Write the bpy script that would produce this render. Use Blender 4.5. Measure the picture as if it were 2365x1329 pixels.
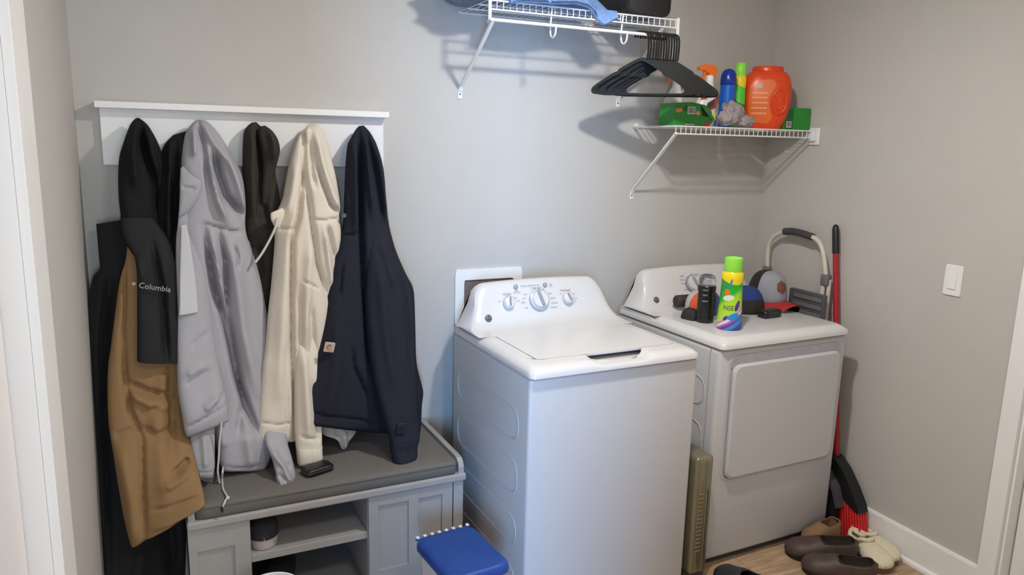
import bpy, bmesh, math, random
import numpy as np
from mathutils import Vector, Matrix, noise
random.seed(7)
scene = bpy.context.scene
for o in list(bpy.data.objects): bpy.data.objects.remove(o)
col = scene.collection
PI = math.pi

# ------------------------------------------------------------ camera, light, exposure
cam_data = bpy.data.cameras.new('camera'); cam = bpy.data.objects.new('camera', cam_data); col.objects.link(cam)
cam_data.sensor_width = 36; cam_data.lens = 26.5276; cam_data.clip_start = .02
cam.matrix_world = Matrix(((0.9073,0.0586,-0.4163,-0.3743),(-0.4197,0.1827,-0.8891,-2.8706),(0.024,0.9814,0.1904,1.6486),(0,0,0,1)))
scene.camera = cam
scene.view_settings.view_transform = 'Standard'; scene.view_settings.look = 'None'
scene.view_settings.exposure = 0.06; scene.view_settings.gamma = 1.0
try: scene.view_settings.use_curve_mapping = False
except Exception: pass
w = bpy.data.worlds.new('world'); scene.world = w; w.use_nodes = True
w.node_tree.nodes['Background'].inputs[0].default_value = (.62, .72, .9, 1)
w.node_tree.nodes['Background'].inputs[1].default_value = .25

def lamp(name, kind, loc, energy, color, **kw):
    d = bpy.data.lights.new(name, kind); d.energy = energy; d.color = color
    for k, v in kw.items(): setattr(d, k, v)
    o = bpy.data.objects.new(name, d); o.location = loc; col.objects.link(o); return o
LAMP = Vector((.87, -1.2, 2.455))
lamp('ceiling_downlight', 'AREA', LAMP, 18, (1, .97, .92), shape='DISK', size=.11)
lamp('ceiling_dome_glow', 'POINT', LAMP-Vector((0, 0, .01)), 12, (1, .97, .92), shadow_soft_size=.045)
# daylight from the window of the hall, reaching the room through the hall doorway
dl = lamp('hall_window_daylight', 'AREA', (-1.5, -5.9, 1.35), 265, (.26, .54, 1), shape='RECTANGLE', size=.7, size_y=1.7)
dl.rotation_euler = (PI/2, 0, -math.atan(.38))
d2 = lamp('added_cool_fill', 'AREA', (-.25, -5.9, 1.35), 62, (.72, .86, 1), shape='RECTANGLE', size=.5, size_y=1.7)  # added cool fill from behind, brightens the left jamb and the coats
d2.rotation_euler = (PI/2, 0, .05)
# added soft fill overhead near the camera, stands for no known lamp
lamp('added_ceiling_fill', 'AREA', (.5, -2.7, 2.485), 15, (1, .97, .93), shape='DISK', size=.35)

# ------------------------------------------------------------ materials
def hexc(r, g, b):
    f = lambda c: (c/255/12.92) if c/255 <= .04045 else ((c/255+.055)/1.055)**2.4
    return (f(r), f(g), f(b), 1)
MATS = {}
def mat(name, rgb, rough=.5, metal=0, var=.06, scale=30, bump=0, bscale=200, spec=.5, coat=0, trans=0, sheen=0, detail=4, rnd=0):
    if name in MATS: return MATS[name]
    m = bpy.data.materials.new(name); m.use_nodes = True; nt = m.node_tree; N = nt.nodes; L = nt.links
    b = N['Principled BSDF']; c = hexc(*rgb)
    b.inputs['Roughness'].default_value = rough; b.inputs['Metallic'].default_value = metal
    b.inputs['Specular IOR Level'].default_value = spec; b.inputs['Coat Weight'].default_value = coat
    b.inputs['Transmission Weight'].default_value = trans; b.inputs['Sheen Weight'].default_value = sheen
    tc = N.new('ShaderNodeTexCoord'); nz = N.new('ShaderNodeTexNoise')
    nz.inputs['Scale'].default_value = scale; nz.inputs['Detail'].default_value = detail
    L.new(tc.outputs['Object'], nz.inputs['Vector'])
    rp = N.new('ShaderNodeValToRGB')
    rp.color_ramp.elements[0].position = .3; rp.color_ramp.elements[1].position = .7
    rp.color_ramp.elements[0].color = tuple(max(0, x*(1-var)) for x in c[:3])+(1,)
    rp.color_ramp.elements[1].color = tuple(min(1, x*(1+var)) for x in c[:3])+(1,)
    L.new(nz.outputs['Fac'], rp.inputs['Fac']); out = rp.outputs['Color']
    if rnd:
        oi = N.new('ShaderNodeObjectInfo'); hs = N.new('ShaderNodeHueSaturation')
        mr = N.new('ShaderNodeMapRange'); mr.inputs[3].default_value = 1-rnd; mr.inputs[4].default_value = 1+rnd
        L.new(oi.outputs['Random'], mr.inputs[0]); L.new(mr.outputs[0], hs.inputs['Value'])
        L.new(out, hs.inputs['Color']); out = hs.outputs['Color']
    L.new(out, b.inputs['Base Color'])
    if bump:
        n2 = N.new('ShaderNodeTexNoise'); n2.inputs['Scale'].default_value = bscale; n2.inputs['Detail'].default_value = 3
        L.new(tc.outputs['Object'], n2.inputs['Vector'])
        bp = N.new('ShaderNodeBump'); bp.inputs['Strength'].default_value = bump; bp.inputs['Distance'].default_value = .002
        L.new(n2.outputs['Fac'], bp.inputs['Height']); L.new(bp.outputs['Normal'], b.inputs['Normal'])
    MATS[name] = m; return m

def mat_nodes(name, rough=.4, spec=.5):
    m = bpy.data.materials.new(name); m.use_nodes = True
    b = m.node_tree.nodes['Principled BSDF']; b.inputs['Roughness'].default_value = rough
    b.inputs['Specular IOR Level'].default_value = spec
    MATS[name] = m; return m, m.node_tree.nodes, m.node_tree.links, b

M_wall = mat('wall_paint', (195, 192, 187), .85, var=.012, scale=6, bump=.12, bscale=420, spec=.2)
M_ceil = mat('ceiling_paint', (225, 222, 216), .9, var=.01, bump=.1, spec=.2)
M_trim = mat('white_trim_paint', (240, 239, 238), .45, var=.01, scale=12)
M_door = mat('white_door_paint', (236, 233, 233), .4, var=.01, scale=12)
M_plastic = mat('white_appliance_plastic', (216, 214, 213), .22, var=.008, scale=20, coat=.15)
M_enamel = mat('white_enamel_steel', (200, 200, 202), .3, var=.008, scale=20, bump=.05, bscale=900)
M_gap = mat('dark_gap', (70, 70, 74), .8)
M_grayplastic = mat('gray_plastic_print', (150, 153, 165), .4)
M_print = mat('gray_panel_print', (128, 128, 138), .6)
M_black = mat('black_plastic', (24, 24, 25), .35, var=.15)
M_hanger = mat('black_hanger_plastic', (13, 13, 13), .5, var=.15, spec=.25)
M_wire = mat('white_vinyl_wire', (236, 236, 236), .35, var=.01)
M_metal = mat('zinc_screw', (140, 140, 142), .35, metal=.9)
M_bench = mat('gray_painted_wood', (160, 157, 154), .5, var=.03, scale=18, bump=.05, bscale=120)
M_benchin = mat('gray_painted_wood_inside', (150, 148, 146), .55, var=.03, scale=18)
M_cushion = mat('dark_gray_cushion_weave', (112, 109, 104), .95, var=.16, scale=420, bump=.5, bscale=700, spec=.1, detail=2)
M_blackfab = mat('black_nylon', (32, 32, 33), .75, var=.1, scale=160, bump=.3, bscale=260, spec=.2, sheen=.05)
M_blackfab2 = mat('black_quilted_lining', (25, 25, 27), .8, var=.15, scale=90, bump=.3, bscale=120, spec=.2)
M_yoke = mat('charcoal_ripstop', (34, 34, 37), .7, var=.08, scale=300, bump=.2, bscale=500, spec=.2)
M_tan = mat('tan_canvas_nylon', (142, 112, 77), .75, var=.05, scale=240, bump=.25, bscale=420, spec=.2)
M_graynyl = mat('gray_windbreaker_nylon', (166, 164, 170), .6, var=.03, scale=120, bump=.2, bscale=60, spec=.3)
M_graylight = mat('light_gray_facing', (194, 192, 196), .6, var=.03, scale=120, bump=.1)
M_char = mat('charcoal_fleece', (60, 57, 53), .95, var=.25, scale=260, bump=.5, bscale=420, spec=.1)
M_cream = mat('cream_heather_fleece', (222, 213, 199), .95, var=.07, scale=420, bump=.35, bscale=600, spec=.1, sheen=.1)
M_navy = mat('navy_black_fleece', (42, 43, 52), .95, var=.16, scale=320, bump=.45, bscale=500, spec=.1)
M_cord = mat('pale_cord', (205, 200, 198), .8, var=.05, scale=400)

# ------------------------------------------------------------ helpers
def link(o, parent=None):
    col.objects.link(o)
    if parent is not None: o.parent = parent
    return o
def mesh(name, V, Fc, m, parent=None, smooth=True, world=None, edge=None):
    """one mesh object; world=root shifts world coordinates into the root's frame"""
    if world is not None:
        l = world.location; V = [(v[0]-l[0], v[1]-l[1], v[2]-l[2]) for v in V]
    me = bpy.data.meshes.new(name); me.from_pydata([tuple(map(float, v)) for v in V], [], [list(map(int, f)) for f in Fc]); me.update()
    me.materials.append(m)
    if smooth:
        me.polygons.foreach_set('use_smooth', [True]*len(me.polygons))
        try: me.set_sharp_from_angle(angle=math.radians(edge if edge else 48))
        except Exception: pass
    o = bpy.data.objects.new(name, me); return link(o, parent)
def empty(name, loc=(0, 0, 0), rz=0, rot=None):
    o = bpy.data.objects.new(name, None); o.empty_display_size = .05; o.location = loc
    o.rotation_euler = rot if rot else (0, 0, rz); return link(o)
def tag(o, label, cat, group=None, kind=None):
    o['label'] = label; o['category'] = cat
    if group: o['group'] = group
    if kind: o['kind'] = kind
    return o
def thing(name, label, cat, loc=(0, 0, 0), rz=0, group=None, rot=None):
    return tag(empty(name, loc, rz, rot), label, cat, group)
def struct(o): o['kind'] = 'structure'; return o
class MB:
    def __init__(s): s.V = []; s.F = []
    def add(s, V, Fc):
        n = len(s.V); s.V += [tuple(v) for v in V]; s.F += [tuple(i+n for i in f) for f in Fc]; return s
    def box(s, a, b, bev=0):
        if bev:
            bm = bmesh.new(); bmesh.ops.create_cube(bm, size=1)
            for v in bm.verts: v.co = Vector([(a[i]+b[i])/2+v.co[i]*(b[i]-a[i]) for i in range(3)])
            bmesh.ops.bevel(bm, geom=list(bm.edges), offset=bev, segments=3 if bev > .006 else 2, profile=.5, affect='EDGES')
            bm.verts.index_update(); V = [tuple(v.co) for v in bm.verts]; Fc = [[v.index for v in f.verts] for f in bm.faces]; bm.free()
            return s.add(V, Fc)
        (x0, y0, z0), (x1, y1, z1) = a, b
        V = [(x0, y0, z0), (x1, y0, z0), (x1, y1, z0), (x0, y1, z0), (x0, y0, z1), (x1, y0, z1), (x1, y1, z1), (x0, y1, z1)]
        return s.add(V, [(0, 3, 2, 1), (4, 5, 6, 7), (0, 1, 5, 4), (1, 2, 6, 5), (2, 3, 7, 6), (3, 0, 4, 7)])
    def tube(s, path, r, n=8, closed=False, smooth=0, flat=1.0):
        P = [Vector(p) for p in path]
        if smooth:
            P = [Vector(p) for p in crom([tuple(p) for p in P], smooth)]
        k = len(P); rr = r if isinstance(r, (list, tuple)) else [r]*k
        if len(rr) != k: rr = list(np.interp(np.linspace(0, 1, k), np.linspace(0, 1, len(rr)), rr))
        V = []; up = None
        for i, p in enumerate(P):
            a = P[i-1] if (i > 0 or closed) else p; b = P[(i+1) % k] if (i < k-1 or closed) else p
            t = (b-a).normalized()
            if up is None:
                up = Vector((0, 0, 1)) if abs(t.z) < .9 else Vector((1, 0, 0))
            up = (up-t*up.dot(t)); up = up.normalized() if up.length > 1e-6 else t.orthogonal().normalized(); sd = t.cross(up)
            for j in range(n):
                an = 2*PI*j/n; V.append(p+up*math.cos(an)*rr[i]+sd*math.sin(an)*rr[i]*flat)
        Fc = []
        for i in range(k if closed else k-1):
            for j in range(n):
                a = i*n+j; b = i*n+(j+1) % n; c = ((i+1) % k)*n+(j+1) % n; d = ((i+1) % k)*n+j; Fc.append((a, b, c, d))
        if not closed: Fc.append(tuple(range(n-1, -1, -1))); Fc.append(tuple(range((k-1)*n, k*n)))
        return s.add(V, Fc)
    def loft(s, rings, cap=True):
        n = len(rings[0]); V = [p for r in rings for p in r]; Fc = []
        for i in range(len(rings)-1):
            for j in range(n):
                Fc.append((i*n+j, i*n+(j+1) % n, (i+1)*n+(j+1) % n, (i+1)*n+j))
        if cap: Fc.append(tuple(range(n-1, -1, -1))); Fc.append(tuple(range((len(rings)-1)*n, len(rings)*n)))
        return s.add(V, Fc)
    def lathe(s, prof, c=(0, 0, 0), n=32, sx=1, sy=1):
        return s.loft([[(c[0]+r*sx*math.cos(2*PI*j/n), c[1]+r*sy*math.sin(2*PI*j/n), c[2]+z) for j in range(n)] for r, z in prof])
    def prism(s, poly, h, M=None):
        """poly (x,y) extruded over h=(z0,z1), M optional Matrix"""
        n = len(poly); V = [Vector((x, y, h[0])) for x, y in poly]+[Vector((x, y, h[1])) for x, y in poly]
        if M is not None: V = [M @ v for v in V]
        return s.add(V, [tuple(range(n-1, -1, -1)), tuple(range(n, 2*n))]+[(i, (i+1) % n, n+(i+1) % n, n+i) for i in range(n)])
    def ring(s, outer, inner, h, M=None):
        n = len(outer)
        V = [Vector((x, y, z)) for z in h for L_ in (outer, inner) for x, y in L_]
        if M is not None: V = [M @ v for v in V]
        Fc = []
        for i in range(n):
            j = (i+1) % n
            Fc += [(i, n+i, n+j, j), (2*n+i, 2*n+j, 3*n+j, 3*n+i), (i, j, 2*n+j, 2*n+i), (n+i, 3*n+i, 3*n+j, n+j)]
        return s.add(V, Fc)
    def xf(s, M): s.V = [tuple(M @ Vector(v)) for v in s.V]; return s
    def obj(s, name, m, parent=None, smooth=True, world=None, edge=None): return mesh(name, s.V, s.F, m, parent, smooth, world, edge)
def crom(P, k):
    P = [np.array(p, float) for p in P]; out = []
    for i in range(len(P)-1):
        p0 = P[max(i-1, 0)]; p1 = P[i]; p2 = P[i+1]; p3 = P[min(i+2, len(P)-1)]
        for j in range(k):
            t = j/k
            out.append(.5*((2*p1)+(-p0+p2)*t+(2*p0-5*p1+4*p2-p3)*t*t+(-p0+3*p1-3*p2+p3)*t**3))
    out.append(P[-1]); return [tuple(o) for o in out]
def rrect(x0, y0, x1, y1, r, n=6):
    P = []
    for cx, cy, a in ((x1-r, y0+r, -90), (x1-r, y1-r, 0), (x0+r, y1-r, 90), (x0+r, y0+r, 180)):
        for i in range(n+1):
            t = math.radians(a+90*i/n); P.append((cx+r*math.cos(t), cy+r*math.sin(t)))
    return P
def fit(poly, n):
    """resample a closed polygon to n points, equal arc"""
    P = np.array(poly+[poly[0]], float); d = np.r_[0, np.cumsum(np.hypot(*np.diff(P, axis=0).T))]
    t = np.linspace(0, d[-1], n, endpoint=False)
    return list(zip(np.interp(t, d, P[:, 0]), np.interp(t, d, P[:, 1])))
def text(name, s, size, M, m, parent, depth=.0004, world=None, align='CENTER', bend=None, sx=1):
    c = bpy.data.curves.new('t', 'FONT'); c.body = s; c.size = size; c.align_x = align; c.align_y = 'CENTER'; c.extrude = depth; c.resolution_u = 2
    o = bpy.data.objects.new('t', c); col.objects.link(o); bpy.context.view_layer.update()
    me = bpy.data.meshes.new_from_object(o.evaluated_get(bpy.context.evaluated_depsgraph_get()))
    V = [Vector((v.co.x*sx, v.co.y, v.co.z)) for v in me.vertices]; Fc = [list(p.vertices) for p in me.polygons]
    bpy.data.objects.remove(o); bpy.data.meshes.remove(me)
    if bend: V = [bend(v) for v in V]
    else: V = [M @ v for v in V]
    return mesh(name, V, Fc, m, parent, False, world)
def copy_tree(o, parent=None):
    c = o.copy(); col.objects.link(c)
    if parent is not None: c.parent = parent
    for ch in list(o.children): copy_tree(ch, c)
    return c
def basis(o, ex, ey, ez=None):
    ex = Vector(ex).normalized(); ey = Vector(ey); ey = (ey-ex*ey.dot(ex)).normalized(); ez = ex.cross(ey)
    return Matrix(((ex.x, ey.x, ez.x, o[0]), (ex.y, ey.y, ez.y, o[1]), (ex.z, ey.z, ez.z, o[2]), (0, 0, 0, 1)))

# hanging cloth: closed padded sheet whose outline is given by rows of left and right edge points
FOLD = 2.0
def polydist(X, Z, path):
    D = np.full(X.shape, 1e9); T = np.zeros(X.shape); ns = len(path)-1
    for i, ((ax, az), (bx, bz)) in enumerate(zip(path[:-1], path[1:])):
        dx, dz = bx-ax, bz-az; L2 = dx*dx+dz*dz+1e-12
        t = np.clip(((X-ax)*dx+(Z-az)*dz)/L2, 0, 1); d = np.hypot(X-ax-t*dx, Z-az-t*dz); T = np.where(d < D, (i+t)/ns, T); D = np.minimum(D, d)
    return D, T
def drape(name, rows, m, root, folds=(), n=48, mm=110, p=2.6, back=.6, wr=.0035, wscale=16, seed=0, off=0, parent=None):
    A = np.array(rows, float); k = len(A); out = []
    S = np.array(crom([tuple(a) for a in A], 12)); d = np.r_[0, np.cumsum(np.maximum(1e-4, np.abs(np.diff((S[:, 2]+S[:, 5])/2))+.3*np.hypot(np.diff(S[:, 0]), np.diff(S[:, 3]))))]
    q = np.linspace(0, d[-1], mm); R = np.stack([np.interp(q, d, S[:, i]) for i in range(7)], 1)
    th = np.linspace(0, PI, n); t = (1-np.cos(th))/2
    Lp = R[:, None, 0:3]; Rp = R[:, None, 3:6]; Bg = R[:, 6][:, None]
    P = Lp+(Rp-Lp)*t[None, :, None]
    pr = (1-np.abs(2*t-1)**p)**(1/p)
    X, Z = P[..., 0], P[..., 2]
    f = np.zeros(X.shape)
    for path, amp, w in folds:
        D, T = polydist(X, Z, path); f += FOLD*amp*np.exp(-(D/(w*.95))**2)*np.clip(.25+4.5*np.minimum(T, 1-T), 0, 1)
    nz = np.array([[noise.noise(Vector((X[i, j]*wscale+seed, Z[i, j]*wscale*.45, seed*1.7))) for j in range(n)] for i in range(mm)])
    ft = np.clip(pr*1.6, 0, 1)[None, :]
    Yf = P[..., 1]-Bg*pr[None, :]-(f+nz*wr)*ft-off
    Yb = np.minimum(P[..., 1]+back*Bg*pr[None, :], -.004)
    Yb = np.maximum(Yb, Yf+.002)
    X = np.clip(X, -.604, None)
    Vf = np.stack([X, Yf, Z], -1).reshape(-1, 3); Vb = np.stack([X, Yb, Z], -1).reshape(-1, 3)
    V = np.concatenate([Vf, Vb]); N0 = mm*n; Fc = []
    for i in range(mm-1):
        for j in range(n-1):
            a = i*n+j; Fc.append((a, a+n, a+n+1, a+1)); a += N0; Fc.append((a, a+1, a+n+1, a+n))
        a = i*n; Fc.append((a, a+N0, a+n+N0, a+n)); a = i*n+n-1; Fc.append((a, a+n, a+n+N0, a+N0))
    for i in (0, mm-1):
        for j in range(n-1):
            a = i*n+j; q_ = (a, a+1, a+1+N0, a+N0); Fc.append(q_ if i == 0 else q_[::-1])
    return mesh(name, V, Fc, m, parent if parent is not None else root, True, root, edge=70)

# ------------------------------------------------------------ the room
XL, XR, HC = -.608, 2.3138, 2.5
b = MB().box((XL-.14, -3.22, -.06), (XR+.14, .12, -.004)); struct(b.obj('floor', M_gap, smooth=False))
floor = bpy.data.objects['floor']
m_pl, N, L, bs = mat_nodes('oak_vinyl_plank', .45)
tc = N.new('ShaderNodeTexCoord'); mp = N.new('ShaderNodeMapping'); mp.inputs['Scale'].default_value = (2.2, 26, 20)
oi = N.new('ShaderNodeObjectInfo'); cx = N.new('ShaderNodeVectorMath'); cx.operation = 'ADD'
L.new(tc.outputs['Object'], cx.inputs[0]); L.new(oi.outputs['Location'], cx.inputs[1]); L.new(cx.outputs[0], mp.inputs['Vector'])
nz = N.new('ShaderNodeTexNoise'); nz.inputs['Scale'].default_value = 2.2; nz.inputs['Detail'].default_value = 6; nz.inputs['Distortion'].default_value = .6
L.new(mp.outputs[0], nz.inputs['Vector']); rp = N.new('ShaderNodeValToRGB'); e = rp.color_ramp.elements
e[0].position = .3; e[0].color = hexc(150, 120, 92); e[1].position = .68; e[1].color = hexc(196, 170, 140)
L.new(nz.outputs['Fac'], rp.inputs['Fac']); hs = N.new('ShaderNodeHueSaturation'); mr = N.new('ShaderNodeMapRange'); mr.inputs[3].default_value = .9; mr.inputs[4].default_value = 1.08
L.new(oi.outputs['Random'], mr.inputs[0]); L.new(mr.outputs[0], hs.inputs['Value']); L.new(rp.outputs[0], hs.inputs['Color']); L.new(hs.outputs[0], bs.inputs['Base Color'])
plank = MB().box((0, .0008, -.005), (1.2185, .1772, 0), .0012).obj('plank', m_pl, floor, False); first = True; pm = plank.data
rows_n = 18
for r in range(rows_n):
    x = -2.0+((r*.47) % 1.22); y = -3.2+r*.178
    while x < XR+.01:
        if x+1.22 > XL:
            o = plank if first else plank.copy()
            if not first: col.objects.link(o)
            first = False; o.location = (x, y, 0); o.data = pm
            if x < XL or x+1.22 > XR:                       # planks cut at the walls
                a = max(x, XL+.002); z = min(x+1.2185, XR-.002)
                o.data = pm.copy()
                for v in o.data.vertices: v.co.x = min(max(v.co.x, a-x), z-x)
        x += 1.22
struct(MB().box((XL-.14, 0, -.06), (XR+.14, .12, HC)).obj('wall_back', M_wall, smooth=False))
DL0, DL1 = -1.262, -2.12        # left doorway
b = MB().box((XL-.14, DL0, 0), (XL, 0, HC)).box((XL-.14, -3.22, 0), (XL, DL1, HC)).box((XL-.14, DL1, 2.07), (XL, DL0, HC))
struct(b.obj('wall_left', M_wall, smooth=False))
DR0, DR1 = -1.352, -2.2
b = MB().box((XR, DR0, 0), (XR+.14, 0, HC)).box((XR, -3.22, 0), (XR+.14, DR1, HC)).box((XR, DR1, 2.07), (XR+.14, DR0, HC))
struct(b.obj('wall_right', M_wall, smooth=False))
b = MB().box((XL, -3.22, 0), (-.58, -3.1, HC)).box((-.15, -3.22, 0), (XR, -3.1, HC)).box((-.58, -3.22, 2.1), (-.15, -3.1, HC))  # unseen doorway, narrowed to a slot to shape the daylight beam
struct(b.obj('wall_front', M_wall, smooth=False))
struct(MB().box((XL-.14, -3.22, HC), (XR+.14, .12, HC+.1)).obj('ceiling', M_ceil, smooth=False))
def door_trim(nm, x, s, y0, y1, wd):
    """casing on the room side, jamb inside the opening; s=+1 when the room lies towards +x"""
    c = MB().box((min(x, x+s*.018), y0-.006, 0), (max(x, x+s*.018), y0+wd, 2.07+.09), .002)
    c.box((min(x, x+s*.018), y1-wd, 0), (max(x, x+s*.018), y1+.006, 2.07+.09), .002).box((min(x, x+s*.018), y1, 2.064), (max(x, x+s*.018), y0, 2.16), .002)
    j = struct(c.obj(nm, M_trim, smooth=False))
    jb = MB().box((min(x, x-s*.135), y0-.016, 0), (max(x, x-s*.135), y0-.0005, 2.07)).box((min(x, x-s*.135), y1+.0005, 0), (max(x, x-s*.135), y1+.016, 2.07)).box((min(x, x-s*.135), y1, 2.054), (max(x, x-s*.135), y0, 2.0695))
    jb.obj('jamb', M_trim, j, False)
door_trim('trim_1', XL, 1, DL0, DL1, .17); door_trim('trim_2', XR, -1, DR0, DR1, .058)
def door(nm, x0, x1, y0, y1):
    d = struct(MB().box((x0, y1+.019, .008), (x1, y0-.019, 2.05), .002).obj(nm, M_door, smooth=False))
    MB().lathe([(.001, -.001), (.026, 0), (.026, .004), (.011, .01), (.011, .03), (.027, .042), (.027, .055), (.001, .066)], n=20).xf(
        Matrix.Translation((x1 if x0 < 0 else x0, y1+.09, .95)) @ Matrix.Rotation(PI/2 if x0 < 0 else -PI/2, 4, 'Y')).obj('door_knob', M_metal, d)
door('door_1', XL-.075, XL-.04, DL0, DL1); door('door_2', XR+.05, XR+.085, DR0, DR1)
def baseboard(nm, y0, y1, x, s):
    P = [(0, 0), (.026, 0), (.026, .006), (.0245, .013), (.019, .019), (.013, .021), (.013, .128), (.010, .137), (.005, .1385), (0, .1385)]
    ring = lambda y: [(x-s*a, y, z) for a, z in P]
    struct(MB().loft([ring(y0), ring(y1)]).obj(nm, M_trim, smooth=False))
baseboard('baseboard_right', -1.293, -.001, XR, 1); baseboard('baseboard_left', -1.09, -.001, XL, -1)
P = [(0, 0), (.026, 0), (.026, .006), (.0245, .013), (.019, .019), (.013, .021), (.013, .128), (.010, .137), (.005, .1385), (0, .1385)]
struct(MB().loft([[(XL+.028, -a, z) for a, z in P], [(XR-.028, -a, z) for a, z in P]]).obj('baseboard_back', M_trim, smooth=False))
# ceiling lamp (above the frame)
cl = thing('ceiling_lamp', 'round flush ceiling lamp above the washing machine, above the frame', 'lamp', (LAMP.x, LAMP.y, HC))
MB().ring([(.10*math.cos(i*PI/20), .10*math.sin(i*PI/20)) for i in range(40)], [(.085*math.cos(i*PI/20), .085*math.sin(i*PI/20)) for i in range(40)], (-.018, -.0005)).obj('trim_ring', M_trim, cl)

# ------------------------------------------------------------ washer and dryer
def appliance_side(mb, x0, x1, y0, y1, z0, z1): mb.box((x0, y0, z0), (x1, y1, z1), .012)
def embossed(root, x, s, rects, m):
    for y0, z0, y1, z1 in rects:
        o = fit(rrect(y0, z0, y1, z1, .045), 40); i = fit(rrect(y0+.006, z0+.006, y1-.006, z1-.006, .04), 40)
        M = Matrix(((0, 0, s, x), (1, 0, 0, 0), (0, 1, 0, 0), (0, 0, 0, 1)))
        MB().ring(o, i, (-.002, .0022), M).obj('embossed_panel', m, root, True, edge=80)
def console(root, Wd, dv0, dv1, ztop, zdeck, depth_back):
    """control console: face sweeps up from the deck, narrowing towards rounded top corners"""
    prof = [(dv0-.10, zdeck+.0005), (dv0-.05, zdeck+.003), (dv0-.015, zdeck+.010), (dv0+.008, zdeck+.026), (dv0+.024, zdeck+.05), (dv0+.042, zdeck+.085), (dv0+.062, zdeck+.125), (dv0+.074, zdeck+.148), (dv0+.082, zdeck+.160), (dv0+.092, zdeck+.167), (dv0+.11, zdeck+.170), (dv1, zdeck+.166), (dv1+.002, zdeck)]
    H = ztop-zdeck; n = 41; rings = []
    V = []; Fc = []
    for (y, z) in prof:
        h = max(0, min(1, (z-zdeck)/.172))
        for j in range(n):
            u = j/(n-1); x = (u-.5)*2
            inset = .002+.045*h**.8
            hx = (Wd/2-inset)
            # the top corners round off
            drop = 0
            edge = max(0, (abs(x)-.80)/.20)
            drop = .075*h*(1-math.sqrt(max(0, 1-edge**2)))
            rise = .010*h*(1-x*x)
            V.append((Wd/2+x*hx, y+.02*edge**2*h*0, z-drop+rise-.01*h))
    m_ = len(prof)
    for i in range(m_-1):
        for j in range(n-1): a = i*n+j; Fc.append((a, a+1, a+n+1, a+n))
    Fc.append(tuple(i*n for i in range(m_))); Fc.append(tuple(i*n+n-1 for i in range(m_))[::-1])
    Fc.append(tuple(range(n)))
    Fc.append(tuple((m_-1)*n+j for j in range(n))[::-1])
    return mesh('control_console', V, Fc, M_plastic, root, True, edge=40), prof
def face_at(dv0, zdeck, t):
    """point and frame on the console face at height t above the deck"""
    y = dv0+.024+(t-.05)*(.038/.075); z = zdeck+t-.004
    return y, z
def dial(root, nm, x, dv0, zdeck, t, r, m_ring, ptr=20, big=False):
    y, z = face_at(dv0, zdeck, t); n_ = Vector((0, -.885, .46)); M = basis((x, y-.004, z), (1, 0, 0), (0, .46, .885))
    if big:
        rg = MB().lathe([(r*.80, 0), (r, 0), (r, .010), (r*.80, .014)], n=40).xf(M).obj('dial_ring', m_ring, root)
    k = MB().lathe([(.001, 0), (r*(.84 if big else 1), 0), (r*(.82 if big else .95), .018), (r*.76, .022), (.001, .022)], n=36).xf(M).obj(nm, M_plastic, root)
    a = math.radians(ptr); g = MB().box((-r*.14, -r*.72, .021), (r*.14, r*.8, .030), .004).xf(M @ Matrix.Rotation(a, 4, 'Z')).obj('pointer', M_grayplastic, k)
    return k, M
def print_marks(root, marks, dv0, zdeck, m=None):
    """panel print: words"""
    for s, x, t, sz in marks:
        y, z = face_at(dv0, zdeck, t); M = basis((x, y-.0068, z), (1, 0, 0), (0, .46, .885))
        text('panel_print', s, sz, M, m or M_print, root, .0003)
def logo(root, x, dv0, zdeck, t, r):
    y, z = face_at(dv0, zdeck, t); M = basis((x, y-.006, z), (1, 0, 0), (0, .46, .885))
    l = MB().lathe([(.0005, 0), (r, 0), (r, .003), (r*.9, .004), (.0005, .004)], n=28).xf(M).obj('round_emblem', M_logo, root)
    MB().ring(fit([(r*.82*math.cos(a/20*PI), r*.82*math.sin(a/20*PI)) for a in range(40)], 40), fit([(r*.72*math.cos(a/20*PI), r*.72*math.sin(a/20*PI)) for a in range(40)], 40), (.004, .0046), M).obj('emblem_ring', M_silver, l)
    text('emblem_letters', 'GE', r*1.0, M @ Matrix.Translation((0, 0, .0045)), M_silver, l, .0003)
M_logo = mat('emblem_dark', (52, 52, 60), .35); M_silver = mat('emblem_silver', (190, 190, 196), .3, metal=.6)

WA = .0266
wsh = thing('washing_machine', 'white top-loading washing machine with three dials on its console', 'washer', (0.667, -0.7995, 0), WA)
Wd, ZS = .686, .898
MB().box((0, 0, .03), (Wd, .655, ZS), .012).obj('cabinet', M_enamel, wsh)
MB().box((.02, .03, 0), (Wd-.02, .62, .031)).obj('base_frame', M_gap, wsh, False)
embossed(wsh, 0, -1, [(.07, .653, .6, .772), (.07, .46, .6, .588), (.07, .268, .6, .38), (.07, .075, .6, .19)], M_enamel)
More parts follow.
